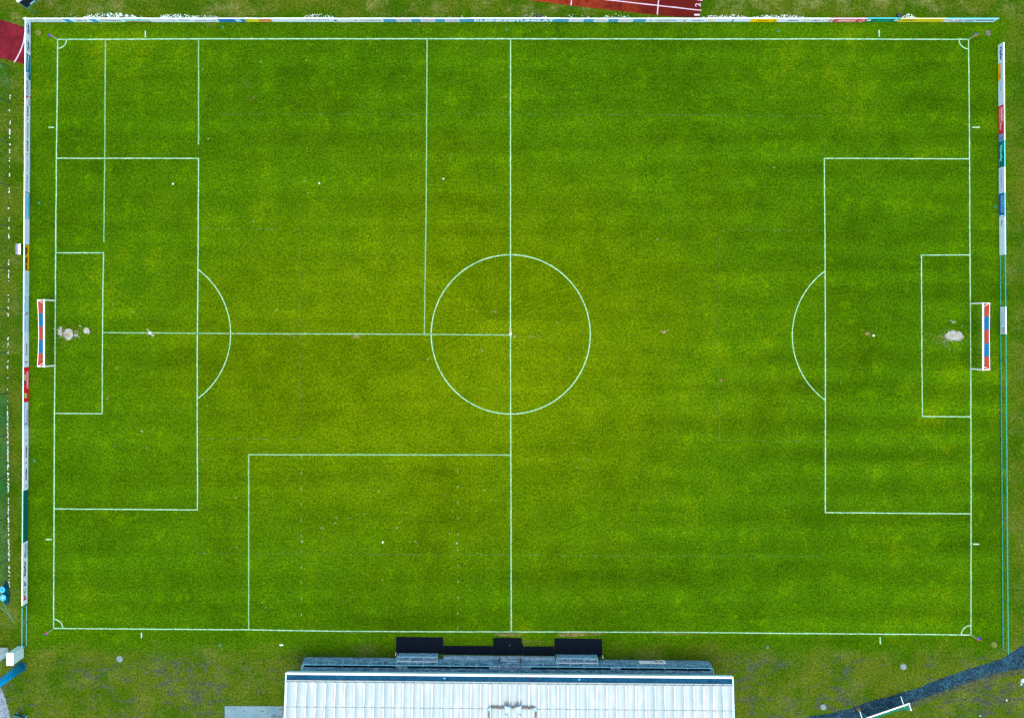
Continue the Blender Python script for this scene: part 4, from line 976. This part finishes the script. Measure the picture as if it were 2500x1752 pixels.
# ---------------------------------------------------------------- navy mats in front of the stand
def mat_thing(pts, label, z):
    c = sum((G(*p) for p in pts), Vector()) / len(pts); bm = NB()
    poly(bm, [G(*p) for p in pts], z); r = bmesh.ops.extrude_face_region(bm, geom=bm.faces[:])
    for v in [e for e in r['geom'] if isinstance(e, bmesh.types.BMVert)]: v.co.z = 0.001
    bmesh.ops.recalc_face_normals(bm, faces=bm.faces[:])
    tag(obj('rubber_mat', bm, MAT['mat'], origin=c), label, 'mat', 'navy mats in front of the grandstand')
mat_thing([(967, 1553.5), (1082.5, 1554.5), (1082.5, 1596), (967, 1594)], 'left large navy mat in front of the left dugout', .034)
mat_thing([(1083, 1574.8), (1203.5, 1576), (1203.5, 1597.5), (1083, 1596.5)], 'navy strip of mat joining the left and the middle mat', .030)
mat_thing([(1204, 1555.6), (1274, 1556), (1277, 1577), (1277, 1598), (1204, 1598)], 'middle navy mat in front of the stairs', .034)
mat_thing([(1277.6, 1576.6), (1353, 1577.2), (1353, 1599.5), (1277.6, 1599)], 'navy strip of mat joining the middle and the right mat', .030)
mat_thing([(1353.6, 1557), (1470, 1558.6), (1470, 1602), (1353.6, 1600)], 'right large navy mat in front of the right dugout', .034)

# ---------------------------------------------------------------- grandstand
th = .0092
U = Vector((1, -th, 0)).normalized(); V = Vector((-th, -1, 0)).normalized()
O = G(745, 1602.4); ST = Frame(O, U, V)
D0 = (1602 - NY) / S
def su(x, h): return (x - NX) / S * (H - h) / H - (745 - NX) / S
def sv(y, h): return (y - NY) / S * (H - h) / H - D0
LEN = su(1730, 0)
stand = thing('grandstand', O, 'long wooden grandstand with white panel roof at the bottom centre', 'grandstand')
# plank front
bm = NB(); random.seed(2)
for k in range(7):
    u = 0.0
    while u < LEN - .01:
        l = random.uniform(3.2, 4.6); e = min(LEN, u + l)
        if LEN - e < 1.2: e = LEN
        ST.box(bm, u + .006, e - .006, random.uniform(-.006, .006), .04, .06 + k * .17, .06 + k * .17 + .155); u = e
obj('front_wall', bm, MAT['wood'], stand)
bm = NB(); ST.box(bm, 0, LEN, .045, .12, 0, 1.2); obj('wall_backing', bm, MAT['wood_dark'], stand)
bm = NB()
dk = sv(1620.6, 1.25)
for k in range(3):
    u = 0.0
    while u < LEN - .01:
        l = random.uniform(3.0, 4.8); e = min(LEN, u + l)
        if LEN - e < 1.2: e = LEN
        v0 = .0 + k * dk / 3; ST.box(bm, u + .006, e - .006, v0 + .008, v0 + dk / 3 - .008, 1.252, 1.29 + random.uniform(0, .008)); u = e
obj('walkway', bm, MAT['wood'], stand)
bm = NB(); ST.box(bm, 0, LEN, dk, dk + .55, .95, 1.0); ST.box(bm, 0, LEN, dk + .55, dk + .6, .95, 1.6); obj('dark_gap', bm, MAT['wood_dark'], stand)
# ledge and stairs between the dugouts
uL, uR = su(1083, 0), su(1354, 0)
bm = NB(); random.seed(8); u = uL
while u < uR - .02:
    e = min(uR, u + 1.05 + random.uniform(-.05, .05)); ST.box(bm, u + .008, e - .008, -.32, -.012, .02, .46 + random.uniform(-.01, .01)); u = e
obj('ledge', bm, MAT['wood_pale'], stand)
s0, s1 = su(1220, .9), su(1270, .9)
for k in range(3):
    bm = NB(); ST.box(bm, s0, s0 + (s1 - s0) * .49, -.26 + k * .24, -.04 + k * .24, 1.30 + k * .07 - .5 * (2 - k) * .3, 1.34 + k * .07 - .5 * (2 - k) * .3)
    ST.box(bm, s0 + (s1 - s0) * .51, s1, -.26 + k * .24, -.04 + k * .24, 1.30 + k * .07 - .5 * (2 - k) * .3, 1.34 + k * .07 - .5 * (2 - k) * .3); obj('step', bm, MAT['wood_pale'], stand)
for q in (s0 - .06, s1 + .01):
    bm = NB(); ST.box(bm, q, q + .05, -.3, .3, .5, 1.45); obj('stair_cheek', bm, MAT['black'], stand)
bm = NB(); ST.box(bm, su(1194, 1.3), su(1297, 1.3), dk + .02, dk + .56, 1.24, 1.30); obj('landing', bm, MAT['wood_pale'], stand)
for xa, xb in ((968, 994), (1491, 1516)):
    bm = NB(); ST.box(bm, su(xa, 1.3), su(xb, 1.3), dk + .02, dk + .56, 1.24, 1.30); obj('landing', bm, MAT['wood_pale'], stand)
# seating tiers
tw = .86; v = sv(1627.4, 1.65); hgt = 1.65
for k in range(7):
    bm = NB()
    for q in range(4):
        u = 0.0
        while u < LEN - .01:
            l = random.uniform(3.0, 4.8); e = min(LEN, u + l)
            if LEN - e < 1.2: e = LEN
            ST.box(bm, u + .006, e - .006, v + q * tw / 4 + .006, v + (q + 1) * tw / 4 - .006, hgt - .04, hgt + random.uniform(0, .006)); u = e
    ST.box(bm, 0, LEN, v + tw - .02, v + tw, hgt + .01, hgt + .41)
    obj('seating_tier', bm, MAT['wood'] if k < 2 else MAT['wood_dark'], stand)
    if k == 0:
        for i in range(29):
            uu = su(1403 + i * 10.9, 1.65); tags = NB()
            if not (1488 < 1403 + i * 10.9 < 1520):
                ST.box(tags, uu - .03, uu + .03, v + tw - .30, v + tw - .25, hgt + .012, hgt + .03); obj('seat_tag', tags, MAT['white'], stand)
            else: tags.free()
    v += tw; hgt += .40
vend = v
# railing
px = [770, 803, 836, 868, 901, 934, 966.5, 1000, 1033, 1066, 1098, 1130, 1163, 1196, 1219, 1272.5, 1294, 1327, 1361, 1393, 1426, 1459, 1493, 1525, 1558, 1591, 1622, 1651, 1677, 1705]
bm = NB(); rh = 2.03
tube(bm, [ST.p(su(736, rh), .06 + .5, rh), ST.p(su(737, rh), .06 + .08, rh), ST.p(su(741, rh), .06, rh), ST.p(su(1218, rh), .06, rh)], .045, 8)
tube(bm, [ST.p(su(1273, rh), .06, rh), ST.p(su(1738, rh), .06, rh), ST.p(su(1741, rh), .12, rh), ST.p(su(1742, rh), .7, rh)], .045, 8)
tube(bm, [ST.p(su(736, rh), .56, rh), ST.p(su(735, rh), 2.2, rh + .7)], .045, 8); tube(bm, [ST.p(su(1742, rh), .7, rh), ST.p(su(1744, rh), 2.2, rh + .7)], .045, 8)
obj('hand_rail', bm, MAT['steel'], stand)
for i, x in enumerate(px):
    u = su(x, 1.9); bm = NB(); tube(bm, [ST.p(u, .03, 1.1), ST.p(u, .06, rh - .03)], .045, 6)
    if i % 2 == 0: tube(bm, [ST.p(u, .05, rh + .03), ST.p(u, .11, rh + .16)], .05, 6)
    obj('rail_post', bm, MAT['steel'], stand)
# roof
r0 = su(698, 5.0); r1 = su(1789.6, 5.0)
vf = sv(1636.6, 4.5)
bm = NB(); ST.box(bm, r0 + .02, r1 - .02, vf, vf + .06, 4.5, 4.72); ST.box(bm, r0, r1, vf - .02, vf + .05, 4.745, 4.97)
obj('fascia', bm, MAT['fascia'], stand)
bm = NB(); ST.box(bm, r0 - .02, r1 + .02, vf - .03, vf + .17, 4.975, 5.03); obj('parapet_cap', bm, MAT['white'], stand)
g1 = vf + .17; g2 = sv(1658.6, 5.0)
bm = NB(); ST.box(bm, r0 + .1, r1 - .1, g1 + .005, g2, 4.84, 4.90); obj('gutter', bm, MAT['gutter'], stand)
for x in (1195, 1294):
    bm = NB(); ST.box(bm, su(x, 5) - .04, su(x, 5) + .04, g1 + .01, g2 - .02, 4.901, 4.93); obj('gutter_joint', bm, MAT['black'], stand)
for x in (1085, 1414.5):
    bm = NB(); c = ST.p(su(x, 5), (g1 + g2) / 2 - .02, 4.9); tube(bm, [c, c + Vector((0, 0, .06))], .12, 12); obj('drain', bm, C(0, 130, 190), stand)
slope = .135; NP = 46; pw = (r1 - r0 - .16) / NP; rowd = 2.56; nrow = 5
def rh_(v): return 5.0 + slope * (v - g2)
def prof(i, f):     # arched panel between ribs
    return .075 * (1 - (2 * f - 1) ** 2) ** .8
bm = NB(); jt = NB(); cl = NB(); rb = NB()
ST.box(bm, r0 + .08, r1 - .08, g2 + .002, g2 + .155, 4.94, 5.02)
for rrow in range(nrow):
    va, vb = g2 + .17 + rrow * rowd, g2 + .17 + (rrow + 1) * rowd - .03
    for i in range(NP):
        ua = r0 + .08 + i * pw + .07; ub = r0 + .08 + (i + 1) * pw - .0; K = 6; fan = 1.0
        prev = None
        for k in range(K + 1):
            f = k / K; u = ua + (ub - ua) * f; z = prof(i, f)
            cur = (bm.verts.new(ST.p(u, va, rh_(va) + z * .8)), bm.verts.new(ST.p(u, (va + vb) / 2, rh_((va + vb) / 2) + z)), bm.verts.new(ST.p(u, vb, rh_(vb) + z * .8)))
            if prev:
                for q in range(2):
                    fc = bm.faces.new((prev[q], cur[q], cur[q + 1], prev[q + 1])); fc.smooth = True
            prev = cur
    hexa(jt, [ST.p(r0 + .08, va - .035, rh_(va) + .0), ST.p(r1 - .08, va - .035, rh_(va) + .0), ST.p(r1 - .08, va - .004, rh_(va) + .0), ST.p(r0 + .08, va - .004, rh_(va) + .0),
              ST.p(r0 + .08, va - .035, rh_(va) + .03), ST.p(r1 - .08, va - .035, rh_(va) + .03), ST.p(r1 - .08, va - .004, rh_(va) + .03), ST.p(r0 + .08, va - .004, rh_(va) + .03)])
    for i in range(NP + 1):
        u = r0 + .08 + i * pw + .035
        if i == NP: u -= .03
        ST.box(cl, u - .045, u + .045, va - .06, va + .03, rh_(va) + .1, rh_(va) + .14)
for i in range(NP + 1):
    u = r0 + .08 + i * pw; va, vb = g2 + .16, g2 + .17 + nrow * rowd; e = .064
    if i == NP: u -= .05
    hexa(rb, [ST.p(u, va, rh_(va) - .05), ST.p(u + e, va, rh_(va) - .05), ST.p(u + e, vb, rh_(vb) - .05), ST.p(u, vb, rh_(vb) - .05),
              ST.p(u, va, rh_(va) + .09), ST.p(u + e, va, rh_(va) + .09), ST.p(u + e, vb, rh_(vb) + .09), ST.p(u, vb, rh_(vb) + .09)])
vb = g2 + .17 + nrow * rowd
roof = obj('roof', bm, MAT['roof'], stand)
obj('roof_ribs', rb, MAT['goal'], roof); obj('roof_joints', jt, MAT['teal_dk'], roof); obj('roof_clamps', cl, C(30, 70, 84), roof)['kind'] = 'stuff'
for ua in (r0 - .04, r1 - .075):
    bm = NB(); e = .115; va = g1
    hexa(bm, [ST.p(ua, va, 4.6), ST.p(ua + e, va, 4.6), ST.p(ua + e, vb, rh_(vb) - .4), ST.p(ua, vb, rh_(vb) - .4), ST.p(ua, va, 5.06), ST.p(ua + e, va, 5.06), ST.p(ua + e, vb, rh_(vb) + .12), ST.p(ua, vb, rh_(vb) + .12)])
    obj('verge', bm, MAT['fascia'], stand)
bm = NB(); hexa(bm, [ST.p(r0 + .1, g2, 4.7), ST.p(r1 - .1, g2, 4.7), ST.p(r1 - .1, vb, rh_(vb) - .3), ST.p(r0 + .1, vb, rh_(vb) - .3), ST.p(r0 + .1, g2, 4.8), ST.p(r1 - .1, g2, 4.8), ST.p(r1 - .1, vb, rh_(vb) - .1), ST.p(r0 + .1, vb, rh_(vb) - .1)])
obj('ceiling', bm, MAT['fascia'], stand)
bm = NB(); ST.box(bm, 0, LEN, vend + .05, vend + .25, 0, rh_(vend) - .45); obj('rear_wall', bm, MAT['wood'], stand)
for u in (0, LEN - .15):
    bm = NB(); hexa(bm, [ST.p(u, .13, 0), ST.p(u + .15, .13, 0), ST.p(u + .15, vend, 0), ST.p(u, vend, 0), ST.p(u, .13, 1.2), ST.p(u + .15, .13, 1.2), ST.p(u + .15, vend, hgt + .2), ST.p(u, vend, hgt + .2)])
    obj('side_wall', bm, MAT['wood'], stand)
for k in range(9):
    u = .4 + (LEN - .8) * k / 8; bm = NB(); ST.box(bm, u - .08, u + .08, vf + 2.2, vf + 2.36, hgt * .35, 5.0); obj('column', bm, MAT['steel'], stand)
# white banner on the plank front
bn = thing('banner', ST.p(su(1592, .5), -.01, 0), 'white banner with illegible dark scribble on the right part of the plank front', 'banner')
ua, ub = su(1560, .6), su(1625, .6)
bm = NB(); N = 12; vt = []
for i in range(N + 1):
    f = i / N; lo_ = .30 - (0.26 * max(0, (f - .55) / .3) if f < .85 else .26 - .10 * (f - .85) / .15); hi_ = 1.12
    vt.append((bm.verts.new(ST.p(ua + (ub - ua) * f, -.02, max(.06, lo_))), bm.verts.new(ST.p(ua + (ub - ua) * f, -.02, hi_))))
for (a, b), (c2, d2) in zip(vt, vt[1:]): bm.faces.new((a, c2, d2, b))
obj('cloth', bm, MAT['goal'], bn)
bm = NB(); put_text(bm, 'Sv', lambda u, w: ST.p(u, -.03, w), su(1588, .6), su(1592, .6), .45, .85, .3, .03); put_text(bm, 'una', lambda u, w: ST.p(u, -.03, w), su(1597, .6), su(1606, .6), .35, .8, .3, .03)
put_text(bm, 'Süd', lambda u, w: ST.p(u, -.03, w), su(1608, .6), su(1620, .6), .25, .85, .3, .03); obj('lettering', bm, C(60, 90, 100), bn)
bm = NB(); put_text(bm, 'wir', lambda u, w: ST.p(u, -.03, w), su(1566, .6), su(1578, .6), .62, .85, .3, .01); obj('lettering', bm, C(170, 200, 205), bn)

# dugouts
def dugout(xa, xb, label, dy):
    u0, u1 = su(xa, 1.0), su(xb, 1.0); v0 = sv(1590.2, 0) ; v1 = -.02; hh = .92
    t = thing('dugout', ST.p((u0 + u1) / 2, v0, 0), label, 'dugout', 'dugouts in front of the grandstand')
    bm = NB(); random.seed(int(xa))
    for k in range(5): ST.box(bm, u0 + .1, u1 + .02, v0 + random.uniform(-.006, .006), v0 + .04, .04 + k * .175, .04 + k * .175 + .16)
    obj('front_panel', bm, MAT['wood'], t)
    bm = NB()
    n = 4
    for k in range(n): ST.box(bm, u0 + .06, u1, v0 + .05 + (v1 - v0 - .05) * k / n + .008, v0 + .05 + (v1 - v0 - .05) * (k + 1) / n - .008, hh - .06, hh - .02)
    obj('bench_top', bm, MAT['wood_pale'], t)
    bm = NB()
    tube(bm, [ST.p(u0, v0 + .06, hh + .08), ST.p(u1, v0 + .06, hh + .08)], .035, 6); obj('front_bar', bm, MAT['steel'], t)
    bm = NB(); ST.box(bm, u0 + .05, u1, v1 - .08, v1 - .02, hh + .28, hh + .36); obj('rear_bar', bm, MAT['white'], t)
    for k in range(4):
        u = u0 + (u1 - u0) * k / 3; bm = NB(); tube(bm, [ST.p(u, v0 + .06, 0.02), ST.p(u, v0 + .06, hh + .09), ST.p(u, v1 - .05, hh + .38)], .03, 6); obj('frame_bar', bm, MAT['steel'], t)
    rnd = random.Random(int(xa))       # crumpled straps lying in the bays
    for k in range(3):
        bm = NB()
        for j in range(7):
            u = u0 + (u1 - u0) * (k + .12 + .12 * j) / 3; vv = v0 + .18 + rnd.uniform(0, .18)
            ST.box(bm, u, u + rnd.uniform(.12, .2), vv, vv + rnd.uniform(.03, .07), hh - .015, hh + .03 + rnd.uniform(0, .03))
        obj('folded_straps', bm, C(50, 70, 110), t)
dugout(969, 1068, 'left dugout with plank front and three bays beside the left navy mat', 0)
dugout(1358, 1459, 'right dugout with plank front and three bays beside the right navy mat', 0)
for x, y, lb in ((967, 1592, 'white stake at the left corner of the left navy mat'), (1470.3, 1599, 'white stake at the right corner of the right navy mat')):
    g = G(x, y); bm = NB(); tube(bm, [g, g + Vector((0, 0, .75))], .05, 8); tag(obj('stake', bm, MAT['white'], origin=g), lb, 'stake', 'white stakes beside the mats')

# pipe frame and loudspeakers on the roof
vp = sv(1720.5, 5.6)
def rp(x, vv, dz): return ST.p(su(x, 5.7), vv, rh_(vv) + dz)
pf = thing('pipe_frame', rp(1250, vp, 0), 'brown pipe frame lying on the white roof of the grandstand', 'pipe frame')
bm = NB(); tube(bm, [rp(1197.5, vp, .3), rp(1307, vp, .3)], .09, 10); obj('cross_pipe', bm, MAT['pipe'], pf)
for x, s in ((1195, 1), (1308.8, -1)):
    bm = NB(); tube(bm, [rp(x, vp + .32, .3), rp(x, vp + 4.5, .3)], .085, 10); obj('side_pipe', bm, MAT['pipe'], pf)
    bm = NB(); tube(bm, [rp(x, vp + .32, .3), rp(x + s * .8, vp + .12, .3), rp(x + s * 4, vp, .3)], .10, 10); obj('elbow', bm, MAT['steel'], pf)
    for vv in (vp + 1.2, vp + 3.6):
        bm = NB(); tube(bm, [rp(x, vv, .02), rp(x, vv, .22)], .04, 6); obj('foot', bm, MAT['steel'], pf)
for x, s, lb in ((1238.5, -1, 'left pale blue loudspeaker horn on the brown roof pipe'), (1267, 1, 'right pale blue loudspeaker horn on the brown roof pipe')):
    base = rp(x, vp, .4); t = thing('loudspeaker', base, lb, 'loudspeaker', 'loudspeakers on the roof')
    n = Vector((-s * .25, 1, -.25)).normalized()      # mouth looks to the pitch
    a = Vector((0, 0, 1)).cross(n).normalized(); b = n.cross(a)
    bm = NB(); rings = []
    for d, w, hgt2 in ((-.42, .12, .10), (-.15, .2, .14), (.15, .32, .2), (.30, .42, .26)):
        c = base + n * d + Vector((0, 0, .3))
        rings.append([bm.verts.new(c + a * w * i + b * hgt2 * j) for i, j in ((-1, -1), (1, -1), (1, 1), (-1, 1))])
    for q, w in zip(rings, rings[1:]):
        for k in range(4): bm.faces.new((q[k], q[(k + 1) % 4], w[(k + 1) % 4], w[k]))
    bm.faces.new(rings[0]); obj('horn', bm, plain('horn_grey', srgb(150, 186, 204, .7), .4, .4), t)
    bm = NB(); tube(bm, [base + Vector((0, 0, .3)) - n * .42, base + Vector((0, 0, .3)) - n * .58], .11, 10); obj('driver', bm, C(80, 120, 140), t)
    bm = NB(); tube(bm, [base, base + Vector((0, 0, .2))], .04, 6); obj('bracket', bm, MAT['steel'], t)

# ---------------------------------------------------------------- camera, light
cam = bpy.data.cameras.new('Camera'); co = bpy.data.objects.new('Camera', cam); COL.objects.link(co)
co.location = (0, 0, H); co.rotation_euler = (0, 0, 0)
cam.sensor_fit = 'HORIZONTAL'; cam.sensor_width = 36.0; cam.lens = 36.0 * S * H / 2500.0
cam.shift_x = (1250 - NX) / 2500.0; cam.shift_y = -(876 - NY) / 2500.0
cam.clip_start = 1.0; cam.clip_end = 5000.0
sc.camera = co
w = bpy.data.worlds.new('World'); sc.world = w; w.use_nodes = True
nt = w.node_tree; bg = nt.nodes['Background']
sky = nt.nodes.new('ShaderNodeTexSky'); sky.sky_type = 'NISHITA'; sky.sun_disc = False
EL, AZ = 80, 170
sky.sun_elevation = R(EL); sky.sun_rotation = R(AZ); sky.air_density = 1.6; sky.dust_density = 5.0; sky.ozone_density = 1.0
nt.links.new(sky.outputs[0], bg.inputs['Color']); bg.inputs['Strength'].default_value = 0.15
sun = bpy.data.lights.new('sun', 'SUN'); sun.energy = 0.5; sun.angle = R(22); sun.color = (1.0, 0.97, 0.92)
so = bpy.data.objects.new('sun', sun); COL.objects.link(so); so.location = (0, -20, 60)
dirv = Vector((math.sin(R(AZ)) * math.cos(R(EL)), math.cos(R(AZ)) * math.cos(R(EL)), math.sin(R(EL))))
so.rotation_euler = dirv.to_track_quat('Z', 'Y').to_euler()
sc.view_settings.view_transform = 'Standard'; sc.view_settings.look = 'None'; sc.view_settings.gamma = 1.0; sc.view_settings.exposure = 1.25
